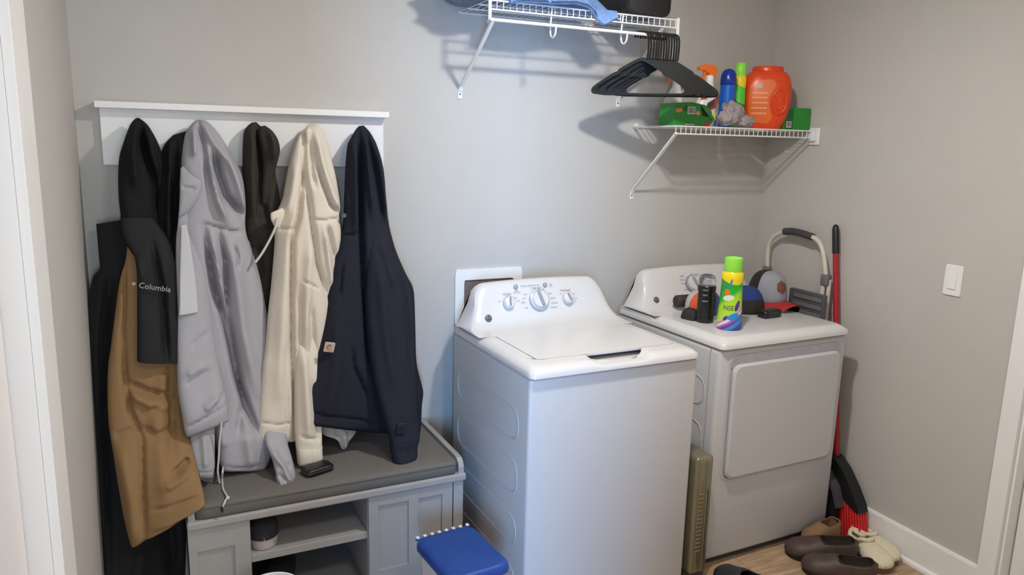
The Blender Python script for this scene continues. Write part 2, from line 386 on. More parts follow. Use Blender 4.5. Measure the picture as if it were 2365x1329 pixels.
# deck: outer ring around the lid, front edge dips at the hand grip
def deck_ring(root, Wd, dv1, zs, zd, lid=None, grip=None, front=.012, seam=.003):
    n = 160
    sh = lambda o, r: fit(rrect(-.001+o, -front+o, Wd+.001-o, dv1, max(.006, r)), n)
    rings = [[(x, y, zs+seam) for x, y in sh(0, .02)], [(x, y, zs+seam+.014) for x, y in sh(.001, .02)], [(x, y, zs+.024) for x, y in sh(.006, .022)],
             [(x, y, zs+.033) for x, y in sh(.016, .03)], [(x, y, zd-.001) for x, y in sh(.03, .03)], [(x, y, zd) for x, y in sh(.042, .03)]]
    def dip(x, y):
        if not grip or y > .06: return 0
        g0, g1, gd = grip; s = max(0, min(1, min(x-g0, g1-x)/.05)); return .017*s*s*(3-2*s)
    rings = [[(x, y, z-(dip(x, y)*(0, 0, .25, .7, 1, 1)[k])) for x, y, z in r] for k, r in enumerate(rings)]
    V = [p for r in rings for p in r]; Fc = []
    for i in range(len(rings)-1):
        for j in range(n): Fc.append((i*n+j, i*n+(j+1) % n, (i+1)*n+(j+1) % n, (i+1)*n+j))
    if lid is None:
        Fc.append(tuple((len(rings)-1)*n+j for j in range(n)))
    else:
        x0, y0, x1, y1 = lid
        inn = fit(rrect(x0, y0, x1, y1, .02), n)
        if grip:
            g0, g1, gd = grip
            for k, (x, y) in enumerate(inn):
                if y < y0+.03 and g0 < x < g1:
                    s = min(1, min(x-g0, g1-x)/.045); s = s*s*(3-2*s); inn[k] = (x, y-gd*s)
        base = len(V)
        V += [(x, y, zd-dip(x, y)) for x, y in inn]; V += [(x, y, zd-.006-dip(x, y)) for x, y in inn]; V += [(x, y, zd-.027) for x, y in inn]
        # match inner loop start to the outer loop
        o_ = rings[-1]; k0 = min(range(n), key=lambda k: (inn[k][0]-o_[0][0])**2+(inn[k][1]-o_[0][1])**2)
        a0 = (len(rings)-1)*n
        for j in range(n):
            a, b_ = (j+k0) % n, (j+1+k0) % n
            Fc.append((a0+j, a0+(j+1) % n, base+b_, base+a))
            for l in (0, 1): Fc.append((base+l*n+a, base+l*n+b_, base+(l+1)*n+b_, base+(l+1)*n+a))
        Fc.append(tuple(base+2*n+j for j in range(n)))
    Fc.append(tuple(range(n-1, -1, -1)))
    return mesh('top_deck', V, Fc, M_plastic, root, True, edge=60)
deck_ring(wsh, Wd, .655, ZS, .936, (.066, .078, .64, .512), (.235, .495, .04))
lid = MB().prism(rrect(.069, .081, .637, .508, .016), (.929, .9365)).box((.09, .1, .921), (.61, .49, .93))
lid = lid.obj('lid', M_plastic, wsh, True, edge=30)
MB().tube([(.055, .515, .934), (.655, .515, .934)], .0035).obj('lid_hinge', M_enamel, lid)
con, _ = console(wsh, Wd, .505, .625, 1.11, .936, .65)
DV0 = .505
M_ringg = mat('silver_gray_ring', (182, 186, 200), .3)
dial(wsh, 'cycle_dial',   .324, DV0, .936, .096, .043, M_ringg, 12, True)
dial(wsh, 'load_size_knob', .187, DV0, .936, .094, .024, M_ringg, -8); dial(wsh, 'temperature_knob', .455, DV0, .936, .093, .024, M_ringg, 20)
for x in (.232, .364):
    y, z = face_at(DV0, .936, .150); MB().lathe([(.0005, 0), (.0095, 0), (.0095, .004), (.007, .006), (.0005, .006)], n=20).xf(basis((x, y-.004, z), (1, 0, 0), (0, .46, .885))).obj('push_button', M_grayplastic, wsh)
print_marks(wsh, [('Load Size', .187, .128, .0095), ('Temperature', .452, .126, .0095), ('Water Saver', .322, .142, .0085), ('small', .150, .103, .006), ('med', .187, .119, .006), ('large', .222, .112, .006), ('super', .232, .1, .006),
    ('Rinse', .268, .122, .006), ('Light', .258, .107, .006), ('Medium', .252, .092, .006), ('Heavy', .262, .072, .006), ('Off', .352, .136, .006), ('Casuals', .378, .118, .006), ('Delicates', .388, .100, .006), ('Speed Wash', .390, .082, .006), ('Drain & Spin', .383, .066, .006),
    ('hot', .428, .114, .006), ('warm', .487, .11, .006), ('cool', .494, .092, .006), ('cold', .486, .08, .006),
    ('Fill  Soak  Wash  Rinse  Spin', .296, .152, .0075), ('Signal', .232, .136, .006), ('hold 3 seconds', .232, .130, .005), ('Start', .39, .152, .0065), ('Pause', .39, .145, .0065)], DV0, .936)
logo(wsh, .091, DV0, .936, .046, .0135)
for x in (.004, Wd-.03): MB().box((x, .43, .9), (x+.026, .655, .925), .004).obj('corner_bracket', M_enamel, wsh)

DA = .0319
dry = thing('clothes_dryer', 'white front-loading clothes dryer in the corner with its door closed', 'dryer', (1.4949, -0.7326, 0), DA)
MB().box((0, .002, .03), (Wd, .68, ZS), .018).obj('cabinet', M_enamel, dry)
MB().box((.03, .03, 0), (Wd-.03, .64, .031)).obj('base_frame', M_gap, dry, False)
MB().box((-.0012, .052, .06), (.002, .054, ZS-.004)).obj('side_seam', M_grayplastic, dry, False)
embossed(dry, 0, -1, [(.07, .653, .6, .772), (.07, .46, .6, .588), (.07, .268, .6, .38)], M_enamel)
deck_ring(dry, Wd, .68, ZS, .940)
console(dry, Wd, .505, .632, 1.11, .94, .66)
dial(dry, 'cycle_dial', .315, DV0, .94, .098, .042, M_grayplastic, 200, True)
dial(dry, 'start_knob', .51, DV0, .94, .098, .022, M_ringg, 0)
print_marks(dry, [('Cottons', .262, .135, .0075), ('Easy Care', .258, .12, .006), ('Delicates', .262, .104, .006), ('Timed Dry', .27, .078, .006), ('Off', .318, .142, .006), ('Start', .51, .130, .0075), ('More Dry', .352, .138, .006)], DV0, .94)
for x in (.004, Wd-.03): MB().box((x, .43, .9), (x+.026, .67, .93), .004).obj('corner_bracket', M_enamel, dry)
logo(dry, .093, DV0, .94, .046, .0135)
# door: raised slab below a recessed hand grip
dr = MB()
o = fit(rrect(.062, .372, .640, .836, .03), 96); i2 = fit(rrect(.070, .380, .632, .828, .028), 96)
rings = [[(x, .003, z) for x, z in o], [(x, -.012, z) for x, z in o], [(x, -.018, z) for x, z in i2]]
dr.loft(rings); dr.obj('door', M_enamel, dry, True, edge=25)
o = fit(rrect(.045, .360, .657, .886, .04), 96); i2 = fit(rrect(.058, .368, .644, .872, .035), 96)
fr = MB().ring(o, i2, (-.003, .0), Matrix(((1, 0, 0, 0), (0, 0, -1, 0), (0, 1, 0, 0), (0, 0, 0, 1)))); fr.obj('door_surround', M_enamel, dry, True, edge=40)
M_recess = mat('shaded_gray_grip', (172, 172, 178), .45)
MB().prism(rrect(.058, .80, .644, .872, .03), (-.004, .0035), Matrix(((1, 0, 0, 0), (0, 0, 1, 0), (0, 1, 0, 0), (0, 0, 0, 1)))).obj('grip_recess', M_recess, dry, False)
MB().ring(fit(rrect(.0595, .3695, .6425, .8385, .0315), 96), fit(rrect(.066, .376, .636, .832, .029), 96), (.0025, .0045), Matrix(((1, 0, 0, 0), (0, 0, -1, 0), (0, 1, 0, 0), (0, 0, 0, 1)))).obj('door_gap', M_grayplastic, dry, False)

# ------------------------------------------------------------ laundry outlet box in the wall behind the washer
ob = thing('laundry_outlet_box', 'white framed recessed hookup box in the wall behind the washing machine', 'outlet box', (.86, 0, 1.0))
MB().ring(fit(rrect(-.152, -.118, .152, .124, .004), 48), fit(rrect(-.113, -.085, .113, .079, .003), 48), (-.0005, .009), Matrix(((1, 0, 0, 0), (0, 0, -1, 0), (0, 1, 0, 0), (0, 0, 0, 1)))).obj('frame', M_trim, ob, False)
MB().prism(rrect(-.113, -.085, .113, .079, .003), (0, .0015), Matrix(((1, 0, 0, 0), (0, 0, -1, 0), (0, 1, 0, 0), (0, 0, 0, 1)))).obj('recess', mat('box_recess_brown', (118, 104, 98), .7), ob, False)

# ------------------------------------------------------------ coat rack
rk = thing('coat_rack', 'white wooden coat rack board with a narrow ledge on the back wall', 'coat rack', (-.065, 0, 1.54))
MB().box((-.472, -.021, 0), (.472, -.0005, .192), .0015).obj('backboard', M_trim, rk, False)
MB().box((-.483, -.066, .183), (.483, -.0005, .2045), .002).obj('ledge', M_trim, rk, False)
for hx in ([-0.3514,-0.1807,0.0014,0.1948,0.3811]):
    h = MB().tube([(hx, -.02, .105), (hx, -.045, .098), (hx, -.056, .106), (hx, -.058, .122)], .0055, 8, smooth=5); h.tube([(hx, -.02, .06), (hx, -.035, .052), (hx, -.045, .065)], .005, 8, smooth=5)
    h.box((hx-.012, -.024, .04), (hx+.012, -.019, .125), .002).obj('hook', M_metal, rk)

# ------------------------------------------------------------ storage bench
BA = .0215
bn = thing('storage_bench', 'gray painted shoe bench with open cubbies and side cabinets under the coats', 'bench', (-0.3577, -0.489, 0), BA)
BW, BD = .942, .45
bx = lambda nm, a, c, m=M_bench, bev=.002, par=None: MB().box(a, c, bev).obj(nm, m, par or bn, False)
bx('seat_ledge', (-.001, -.002, .424), (BW, BD, .452), bev=.006)
for nm, x0 in (('side_panel', .008), ('side_panel', BW-.038)):
    bx(nm, (x0, .016, 0), (x0+.03, BD, .4245))
def rail(x0):
    pr = [(.010, .452), (.010, .475), (.018, .492), (.035, .503), (.06, .505), (BD-.01, .505), (BD-.01, .452)]
    MB().prism(pr, (x0, x0+.02), Matrix(((0, 0, 1, 0), (1, 0, 0, 0), (0, 1, 0, 0), (0, 0, 0, 1)))).obj('side_rail', M_bench, bn, False)
rail(.004); rail(BW-.026)
bx('back_panel', (.038, BD-.012, .02), (BW-.038, BD-.002, .4245), M_benchin)
bx('divider', (.168, .02, .05), (.188, BD-.012, .4245)); bx('divider', (.577, .02, .05), (.597, BD-.012, .4245))
bx('bottom_board', (.038, .02, .045), (BW-.038, BD-.012, .062), M_benchin); bx('shelf', (.188, .022, .262), (.577, BD-.012, .290))
bx('plinth', (.03, .03, 0), (BW-.03, .045, .046))
def cab_door(x0, x1, panels, z0=.062, z1=.4225, zt=.383, zb=.135):
    d = MB(); xs = [x0]+[v for p in panels for v in p]+[x1]
    for k in range(0, len(xs), 2): d.box((xs[k], .008, z0), (xs[k+1], .026, z1), .0015)
    d.box((x0, .0085, zt), (x1, .026, z1-.0005)).box((x0, .0085, z0+.0005), (x1, .026, zb))
    o = d.obj('cabinet_door', M_bench, bn, False)
    for a, c in panels: MB().box((a-.004, .0155, zb-.004), (c+.004, .024, zt+.004)).obj('door_panel', M_bench, o, False)
cab_door(.0, .186, [(.026, .136)], zt=.345); cab_door(.579, .892, [(.614, .724), (.762, .852)])
bx('end_stile', (.896, .008, .0), (BW-.008, .03, .4225), bev=.0015)
cu = thing('bench_cushion', 'dark gray woven cushion lying on the gray shoe bench', 'cushion', (-0.3577, -0.489, .4525), BA)
n = 80; sh = lambda o, r: fit(rrect(.026+o, .004+o, BW-.028-o, BD-.02-o, r), n)
rings = [[(x, y, 0) for x, y in sh(.006, .012)], [(x, y, .006) for x, y in sh(.001, .012)], [(x, y, .036) for x, y in sh(0, .014)], [(x, y, .044) for x, y in sh(.004, .016)], [(x, y, .048) for x, y in sh(.014, .02)], [(x, y, .051) for x, y in sh(.05, .03)]]
MB().loft(rings).obj('pad', M_cushion, cu, True, edge=75)
for z in (.040,): MB().tube([(x, y, z) for x, y in sh(-.001, .015)], .002, 6, closed=True).obj('piping', M_cushion, cu)

# ------------------------------------------------------------ coats on the rack
def garment(name, label, cat, loc): return thing(name, label, cat, loc, group=None)

# long black coat against the left wall, behind the parka
bc = garment('long_black_coat', 'long black coat hanging at the far left behind the tan parka', 'coat', (-.44, -.05, 1.6))
drape('coat_body', [(-0.568,-0.08,1.351,-0.488,-0.08,1.3634,0.012),(-0.5674,-0.085,1.3204,-0.4709,-0.08,1.3314,0.015),(-0.5671,-0.09,1.2498,-0.4349,-0.08,1.2868,0.02),(-0.5675,-0.095,1.2047,-0.3991,-0.085,1.2274,0.02),(-0.5876,-0.1,1.1807,-0.3492,-0.09,1.1662,0.022),(-0.6039,-0.115,1.1125,-0.3399,-0.095,1.0911,0.024),(-0.6194,-0.14,0.9601,-0.3426,-0.11,0.9262,0.024),(-0.6255,-0.18,0.7522,-0.3487,-0.13,0.698,0.026),(-0.6271,-0.22,0.5734,-0.3533,-0.16,0.502,0.03),(-0.6241,-0.28,0.3889,-0.3588,-0.2,0.2933,0.03),(-0.6213,-0.33,0.2475,-0.3713,-0.24,0.136,0.03),(-0.6186,-0.36,0.1574,-0.3829,-0.27,0.0404,0.03),(-0.6171,-0.38,0.0927,-0.3927,-0.29,-0.0276,0.02)], M_blackfab, bc,
      folds=[([(-0.5615,1.1687),(-0.5875,0.9727),(-0.6008,0.6814),(-0.623,0.2214)],0.012,0.02), ([(-0.5388,1.1814),(-0.568,0.9709),(-0.5859,0.6792),(-0.5988,0.2158)],-0.016,0.012), ([(-0.4937,0.2942),(-0.5122,0.2042)],0.015,0.03), ([(-0.4128,0.3394),(-0.4086,0.1794)],-0.02,0.02)], seed=3)
drape('coat_shoulder', [(-0.3222,-0.075,1.6419,-0.2679,-0.07,1.6603,0.006),(-0.3461,-0.085,1.6161,-0.2555,-0.075,1.6464,0.02),(-0.3625,-0.09,1.5807,-0.2511,-0.08,1.6037,0.03),(-0.374,-0.095,1.5172,-0.2626,-0.085,1.5173,0.035),(-0.3843,-0.1,1.4322,-0.274,-0.09,1.4304,0.04),(-0.391,-0.11,1.3182,-0.2873,-0.1,1.314,0.04),(-0.3874,-0.12,1.2029,-0.2939,-0.11,1.1967,0.04),(-0.3837,-0.13,1.0861,-0.3005,-0.12,1.0783,0.035),(-0.3923,-0.15,0.8958,-0.3114,-0.14,0.8848,0.03)], M_blackfab2, bc,
      folds=[([(-0.3306,1.6166),(-0.3452,1.4748),(-0.3586,1.2868)],0.012,0.012), ([(-0.3175,1.6168),(-0.3268,1.4748),(-0.34,1.2862)],-0.012,0.01)], seed=4)

# black and tan parka
pk = garment('hooded_parka', 'long hooded parka with black yoke and tan body, leftmost on the rack', 'coat', (-.416, -.06, 1.66))
PF = [([(-0.5066,1.0278),(-0.5093,0.8941),(-0.5012,0.7743),(-0.4732,0.6961),(-0.4769,0.5501),(-0.4799,0.3749)],-0.01,0.01), ([(-0.4883,1.2316),(-0.4958,1.1082),(-0.5085,0.9993)],-0.006,0.006),
      ([(-0.5021,0.8643),(-0.4484,0.8259),(-0.3757,0.8008)],-0.012,0.012), ([(-0.4976,0.8351),(-0.4378,0.7912),(-0.3747,0.7757)],0.012,0.016), ([(-0.4412,0.7769),(-0.3803,0.7912)],-0.008,0.01),
      ([(-0.4671,0.7213),(-0.4309,0.6939),(-0.366,0.7069)],-0.01,0.014), ([(-0.3898,0.5861),(-0.336,0.6141)],-0.016,0.009), ([(-0.4139,0.5607),(-0.3359,0.5918)],0.01,0.014),
      ([(-0.553,0.7044),(-0.5051,0.7194),(-0.4792,0.6935)],-0.006,0.012), ([(-0.3779,0.8984),(-0.3853,0.6304)],-0.012,0.016), ([(-0.3932,0.9001),(-0.4086,0.6794)],0.006,0.02),
      ([(-0.4613,0.4937),(-0.3924,0.5069),(-0.3074,0.5297)],-0.005,0.006), ([(-0.4621,0.4194),(-0.396,0.4472),(-0.2994,0.4939)],-0.006,0.006), ([(-0.4512,0.4363),(-0.3695,0.4717),(-0.3041,0.5038)],0.005,0.01),
      ([(-0.5116,0.3863),(-0.5152,0.5203),(-0.5321,0.6678)],0.008,0.02), ([(-0.4345,0.7998),(-0.4184,0.6522),(-0.4161,0.5179)],0.008,0.025)]
drape('tan_body', [(-0.4783,-0.16,1.2987,-0.4332,-0.16,1.2972,0.01),(-0.4866,-0.17,1.2441,-0.4172,-0.16,1.2467,0.02),(-0.5079,-0.185,1.177,-0.3759,-0.165,1.1806,0.03),(-0.5299,-0.2,1.0607,-0.3508,-0.18,1.0498,0.04),(-0.5447,-0.22,0.9739,-0.3435,-0.195,0.9485,0.045),(-0.5555,-0.23,0.9174,-0.343,-0.205,0.891,0.048),(-0.5622,-0.25,0.8406,-0.3428,-0.22,0.8047,0.05),(-0.5642,-0.28,0.738,-0.3363,-0.255,0.6969,0.05),(-0.5551,-0.32,0.6473,-0.324,-0.32,0.6254,0.05),(-0.5474,-0.35,0.5638,-0.3139,-0.39,0.5774,0.045),(-0.5377,-0.38,0.4733,-0.3054,-0.44,0.5384,0.04),(-0.5288,-0.4,0.4151,-0.3026,-0.462,0.5154,0.035),(-0.5222,-0.41,0.3819,-0.3012,-0.47,0.5012,0.028),(-0.5191,-0.413,0.371,-0.3003,-0.472,0.496,0.018)], M_tan, pk, folds=PF, n=64, mm=150, seed=5)
drape('black_yoke', [(-0.4933,-0.145,1.3813,-0.4003,-0.14,1.379,0.03),(-0.4867,-0.165,1.3206,-0.3615,-0.15,1.315,0.035),(-0.4623,-0.185,1.2664,-0.3454,-0.165,1.2589,0.04),(-0.4554,-0.2,1.2135,-0.3382,-0.175,1.2036,0.04),(-0.4605,-0.212,1.1082,-0.3393,-0.19,1.0954,0.045),(-0.4669,-0.238,1.0001,-0.3434,-0.212,0.9826,0.05),(-0.4705,-0.252,0.9379,-0.3448,-0.225,0.9148,0.05),(-0.4707,-0.253,0.9353,-0.345,-0.226,0.9121,0.045)], M_yoke, pk,
      folds=[([(-0.4048,1.3014),(-0.3844,1.1295),(-0.3838,0.9148)],-0.012,0.01), ([(-0.4507,1.2471),(-0.4393,1.19)],0.004,0.01)], n=56, mm=80, back=.3, seed=6, p=4, off=.012)
drape('hood', [(-0.4328,-0.065,1.6917,-0.4225,-0.065,1.6948,0.004),(-0.4435,-0.075,1.6788,-0.4054,-0.07,1.6815,0.018),(-0.4532,-0.085,1.6606,-0.3923,-0.075,1.6652,0.03),(-0.4694,-0.095,1.6177,-0.3728,-0.08,1.6238,0.04),(-0.4845,-0.105,1.5723,-0.3598,-0.085,1.5806,0.05),(-0.4915,-0.115,1.5176,-0.3545,-0.09,1.5384,0.055),(-0.4949,-0.125,1.4422,-0.3661,-0.095,1.4746,0.055),(-0.4924,-0.135,1.3803,-0.3807,-0.1,1.4035,0.055),(-0.4895,-0.145,1.3253,-0.3754,-0.11,1.3178,0.05),(-0.4774,-0.155,1.2768,-0.3673,-0.12,1.2313,0.042),(-0.4602,-0.165,1.2279,-0.3654,-0.13,1.174,0.03),(-0.4492,-0.17,1.1997,-0.372,-0.14,1.154,0.015)], M_blackfab2, pk,
      folds=[([(-0.4171,1.6755),(-0.411,1.5881),(-0.3872,1.4923),(-0.3817,1.3873)],-0.018,0.01), ([(-0.4339,1.6694),(-0.4443,1.5862),(-0.4412,1.4738)],0.014,0.014), ([(-0.4017,1.6566),(-0.388,1.5871),(-0.374,1.5165)],0.014,0.012), ([(-0.4893,1.3788),(-0.4695,1.3359),(-0.434,1.292)],-0.008,0.012)], seed=7, wr=.006)
M_logotext = mat('pale_logo_print', (176, 176, 178), .6)
Mx = basis((-0.4114,-0.268,1.1669), (0.0734,0,-0.0169), (0, -.12, 1))
text('logo_lettering', 'Columbia', .0262, Mx @ Matrix.Translation((.006, 0, 0)), M_logotext, pk, .0006, pk, sx=.92)
dm = MB()
for dx, dy in ((0, .0036), (0, -.0036), (.0036, 0), (-.0036, 0)):
    dm.prism([(dx-.003, dy), (dx, dy-.003), (dx+.003, dy), (dx, dy+.003)], (-.0006, .0006), Mx @ Matrix.Translation((-.055, .0025, 0)))
dm.obj('logo_diamond', M_logotext, pk, False, pk)

# gray windbreaker
gj = garment('gray_windbreaker', 'light gray hooded windbreaker with drawstrings, between the tan parka and the cream hoodie', 'jacket', (-.246, -.06, 1.66))
GF = [([(-0.2,1.5882),(-0.1924,1.5192),(-0.1724,1.4464),(-0.1168,1.3746)],-0.03,0.014), ([(-0.1658,1.5916),(-0.1415,1.5195),(-0.1222,1.446),(-0.1107,1.3835)],0.014,0.014), ([(-0.2225,1.5978),(-0.2156,1.5191),(-0.2006,1.432),(-0.1761,1.3653)],0.016,0.012),
      ([(-0.2438,1.6863),(-0.2358,1.6328),(-0.2286,1.5614),(-0.2274,1.4745)],-0.012,0.008), ([(-0.2611,1.6604),(-0.2629,1.5753)],0.01,0.01), ([(-0.2283,1.6755),(-0.2013,1.6193),(-0.1656,1.5621)],0.01,0.012),
      ([(-0.2516,1.3587),(-0.2062,1.343),(-0.1654,1.3302),(-0.1237,1.3231)],-0.007,0.006),
      ([(-0.2482,1.3455),(-0.2365,1.246),(-0.226,1.1459),(-0.2066,1.0565),(-0.1889,0.9573),(-0.1758,0.8439),(-0.1489,0.7182),(-0.1234,0.6544)],-0.024,0.011), ([(-0.2293,1.3172),(-0.2163,1.2159),(-0.2032,1.1141),(-0.1838,1.0264)],0.014,0.01),
      ([(-0.2026,1.3311),(-0.1858,1.2256),(-0.1914,1.0818),(-0.1768,0.9556),(-0.1592,0.794),(-0.1128,0.6322)],-0.02,0.009), ([(-0.1681,1.2869),(-0.1551,1.1719),(-0.1447,0.9967),(-0.1142,0.7868)],0.016,0.022),
      ([(-0.1553,1.2803),(-0.1458,1.2427),(-0.1519,1.1979)],-0.01,0.006), ([(-0.2382,0.7198),(-0.2296,0.6102)],0.01,0.018), ([(-0.1514,0.6454),(-0.1418,0.5329)],0.008,0.02), ([(-0.2373,0.5482),(-0.1711,0.5324),(-0.0973,0.5265)],-0.004,0.004), ([(-0.1807,0.6497),(-0.1615,0.7403)],-0.008,0.012)]
drape('jacket_body', [(-0.25,-0.065,1.6922,-0.2364,-0.065,1.6941,0.004),(-0.2648,-0.08,1.6774,-0.2128,-0.075,1.6876,0.02),(-0.2853,-0.09,1.6471,-0.1769,-0.08,1.6441,0.035),(-0.299,-0.1,1.596,-0.1471,-0.09,1.5869,0.045),(-0.3067,-0.11,1.5325,-0.1235,-0.1,1.5377,0.05),(-0.31,-0.12,1.476,-0.1111,-0.11,1.4882,0.055),(-0.3161,-0.135,1.3956,-0.1091,-0.125,1.4018,0.055),(-0.325,-0.145,1.335,-0.1131,-0.135,1.3282,0.055),(-0.3186,-0.155,1.2636,-0.0957,-0.14,1.2438,0.055),(-0.2979,-0.17,1.1625,-0.0749,-0.15,1.1388,0.05),(-0.2843,-0.185,1.0503,-0.0541,-0.16,1.0275,0.05),(-0.2701,-0.2,0.9429,-0.0388,-0.17,0.9133,0.05),(-0.2624,-0.225,0.7966,-0.0362,-0.2,0.7615,0.05),(-0.2551,-0.25,0.696,-0.0435,-0.225,0.6496,0.05),(-0.2495,-0.27,0.6094,-0.0613,-0.25,0.5724,0.045),(-0.2423,-0.285,0.5517,-0.0832,-0.27,0.5255,0.035),(-0.2381,-0.29,0.5311,-0.0963,-0.275,0.5023,0.022),(-0.2355,-0.29,0.5259,-0.1022,-0.275,0.5,0.014)], M_graynyl, gj, folds=GF, n=72, mm=170, seed=9, wr=.005)
drape('front_panel', [(-0.3183,-0.16,1.415,-0.2734,-0.16,1.4216,0.008),(-0.3273,-0.175,1.3527,-0.2585,-0.17,1.3577,0.014),(-0.3358,-0.18,1.2965,-0.2609,-0.175,1.315,0.02),(-0.3447,-0.205,1.17,-0.2481,-0.195,1.1642,0.028),(-0.351,-0.225,1.0642,-0.2409,-0.21,1.0526,0.032),(-0.3558,-0.25,0.964,-0.2336,-0.23,0.9473,0.036),(-0.359,-0.285,0.8273,-0.2178,-0.27,0.8208,0.04),(-0.3512,-0.31,0.7457,-0.2089,-0.295,0.7593,0.04),(-0.3472,-0.32,0.7041,-0.2085,-0.305,0.7245,0.032),(-0.3421,-0.325,0.6813,-0.208,-0.31,0.714,0.022),(-0.3398,-0.325,0.6765,-0.2082,-0.31,0.7094,0.012)], M_graynyl, gj,
      folds=[([(-0.3432,0.7131),(-0.2873,0.7351),(-0.214,0.7672)],-0.005,0.005), ([(-0.2847,0.7666),(-0.2299,0.7972)],0.008,0.014), ([(-0.3298,0.8785),(-0.2758,0.9024)],0.006,0.012), ([(-0.3383,0.8423),(-0.25,0.8847)],-0.005,0.009), ([(-0.3119,0.9624),(-0.257,1.0017)],-0.004,0.008), ([(-0.2578,0.7597),(-0.2152,0.8072)],-0.006,0.008)], n=40, mm=110, back=.4, seed=10, wr=.006)
drape('light_facing', [(-0.3175,-0.2,1.3552,-0.3017,-0.198,1.3574,0.003),(-0.322,-0.206,1.2994,-0.2944,-0.203,1.3038,0.004),(-0.3312,-0.228,1.1891,-0.2853,-0.222,1.1914,0.004),(-0.3374,-0.244,1.1063,-0.2836,-0.238,1.1101,0.004),(-0.341,-0.252,1.0694,-0.2832,-0.246,1.0739,0.003)], M_graylight, gj, n=16, mm=40, back=.3, seed=11, p=3, off=.007)
drape('collar', [(-0.3079,-0.165,1.5376,-0.2985,-0.165,1.5432,0.004),(-0.3106,-0.17,1.5141,-0.2841,-0.17,1.524,0.01),(-0.3136,-0.178,1.4866,-0.2492,-0.178,1.4964,0.014),(-0.3152,-0.182,1.459,-0.2523,-0.182,1.4656,0.014),(-0.3184,-0.184,1.4241,-0.2686,-0.182,1.429,0.012),(-0.3213,-0.184,1.396,-0.2884,-0.18,1.4007,0.008),(-0.3233,-0.18,1.3815,-0.3075,-0.178,1.3839,0.004)], M_graynyl, gj, folds=[([(-0.3077,1.477),(-0.2664,1.4712)],-0.004,0.006)], n=28, mm=40, back=.6, seed=12)
drape('sleeve', [(-0.3371,-0.27,0.6918,-0.2448,-0.27,0.7095,0.02),(-0.3322,-0.285,0.6693,-0.251,-0.285,0.685,0.026),(-0.3308,-0.305,0.6357,-0.2558,-0.305,0.6395,0.03),(-0.327,-0.325,0.5975,-0.2593,-0.325,0.5942,0.032),(-0.3247,-0.335,0.574,-0.2613,-0.335,0.5664,0.032),(-0.3216,-0.34,0.5604,-0.265,-0.34,0.5507,0.024)], M_graynyl, gj, folds=[([(-0.2895,0.6807),(-0.2895,0.574)],0.008,0.012)], n=32, mm=50, back=.8, seed=13)
def cuff(nm, rows, m, root, axis_n=16, amp=.003, seed=0, **k):
    r0, r1 = rows[0], rows[-1]; fo = []
    for i in range(1, axis_n):
        t = i/axis_n; fo.append(([(r0[0]+(r0[3]-r0[0])*t, r0[2]+(r0[5]-r0[2])*t), (r1[0]+(r1[3]-r1[0])*t, r1[2]+(r1[5]-r1[2])*t)], amp, .0022))
    return drape(nm, rows, m, root, folds=fo, n=64, mm=24, back=.9, seed=seed, wr=.001, **k)
cuff('elastic_cuff', [(-0.3226,-0.338,0.5658,-0.2633,-0.338,0.5557,0.024),(-0.3219,-0.341,0.5563,-0.2653,-0.341,0.5466,0.026),(-0.3199,-0.343,0.5461,-0.2673,-0.343,0.5355,0.022)], M_graynyl, gj, 8)
drape('sleeve', [(-0.114,-0.14,1.2838,-0.1028,-0.13,1.2881,0.01),(-0.1232,-0.155,1.1653,-0.073,-0.14,1.16,0.03),(-0.1267,-0.17,1.0459,-0.0561,-0.155,1.0344,0.035),(-0.1232,-0.185,0.9251,-0.0417,-0.17,0.9136,0.04),(-0.1103,-0.21,0.7736,-0.0201,-0.19,0.7564,0.04),(-0.0991,-0.25,0.6585,-0.0115,-0.23,0.647,0.04),(-0.0949,-0.295,0.6079,-0.0171,-0.275,0.5883,0.04),(-0.0865,-0.335,0.5845,-0.012,-0.33,0.5514,0.04),(-0.08,-0.355,0.5617,-0.007,-0.355,0.5098,0.038),(-0.0764,-0.375,0.5381,-0.0122,-0.375,0.4907,0.036),(-0.0727,-0.385,0.5214,-0.0175,-0.39,0.4887,0.03)], M_graynyl, gj, folds=[([(-0.0879,0.6079),(-0.0468,0.5539),(-0.0286,0.4867)],0.01,0.01), ([(-0.06,0.5877),(-0.0257,0.5344)],-0.01,0.007), ([(-0.0717,0.5346),(-0.0256,0.4949)],-0.007,0.006)], n=36, mm=100, back=.8, seed=14, wr=.006)
cuff('elastic_cuff', [(-0.0755,-0.386,0.5254,-0.016,-0.39,0.4916,0.028),(-0.0746,-0.396,0.5109,-0.022,-0.4,0.4876,0.028),(-0.0707,-0.405,0.4969,-0.032,-0.408,0.4835,0.024),(-0.0629,-0.408,0.4891,-0.0437,-0.41,0.4818,0.014)], M_graynyl, gj, 8)
MB().tube([(-0.2334,-0.345,0.7195),(-0.2431,-0.345,0.653),(-0.2486,-0.345,0.593),(-0.2534,-0.345,0.5478),(-0.2499,-0.345,0.507)], .0032, 8, smooth=6).obj('drawstring', M_cord, gj, True, gj)
MB().tube([(-0.2348,-0.31,0.5452),(-0.2397,-0.36,0.5488),(-0.2402,-0.3229,0.508),(-0.243,-0.398,0.508),(-0.2359,-0.4603,0.508),(-0.245,-0.494,0.5076),(-0.2536,-0.494,0.4886)], .0034, 8, smooth=6).obj('drawstring', M_cord, gj, True, gj)
MB().lathe([(.0005, -.006), (.005, -.004), (.0062, 0), (.005, .004), (.0005, .006)], (-0.2343,-0.4739,0.511), 14).obj('cord_knot', M_cord, gj, True, gj)
MB().lathe([(.0005, -.012), (.0035, -.012), (.0035, .004), (.0005, .006)], (-0.2539,-0.498,0.4891), 12).obj('cord_end', M_black, gj, True, gj)

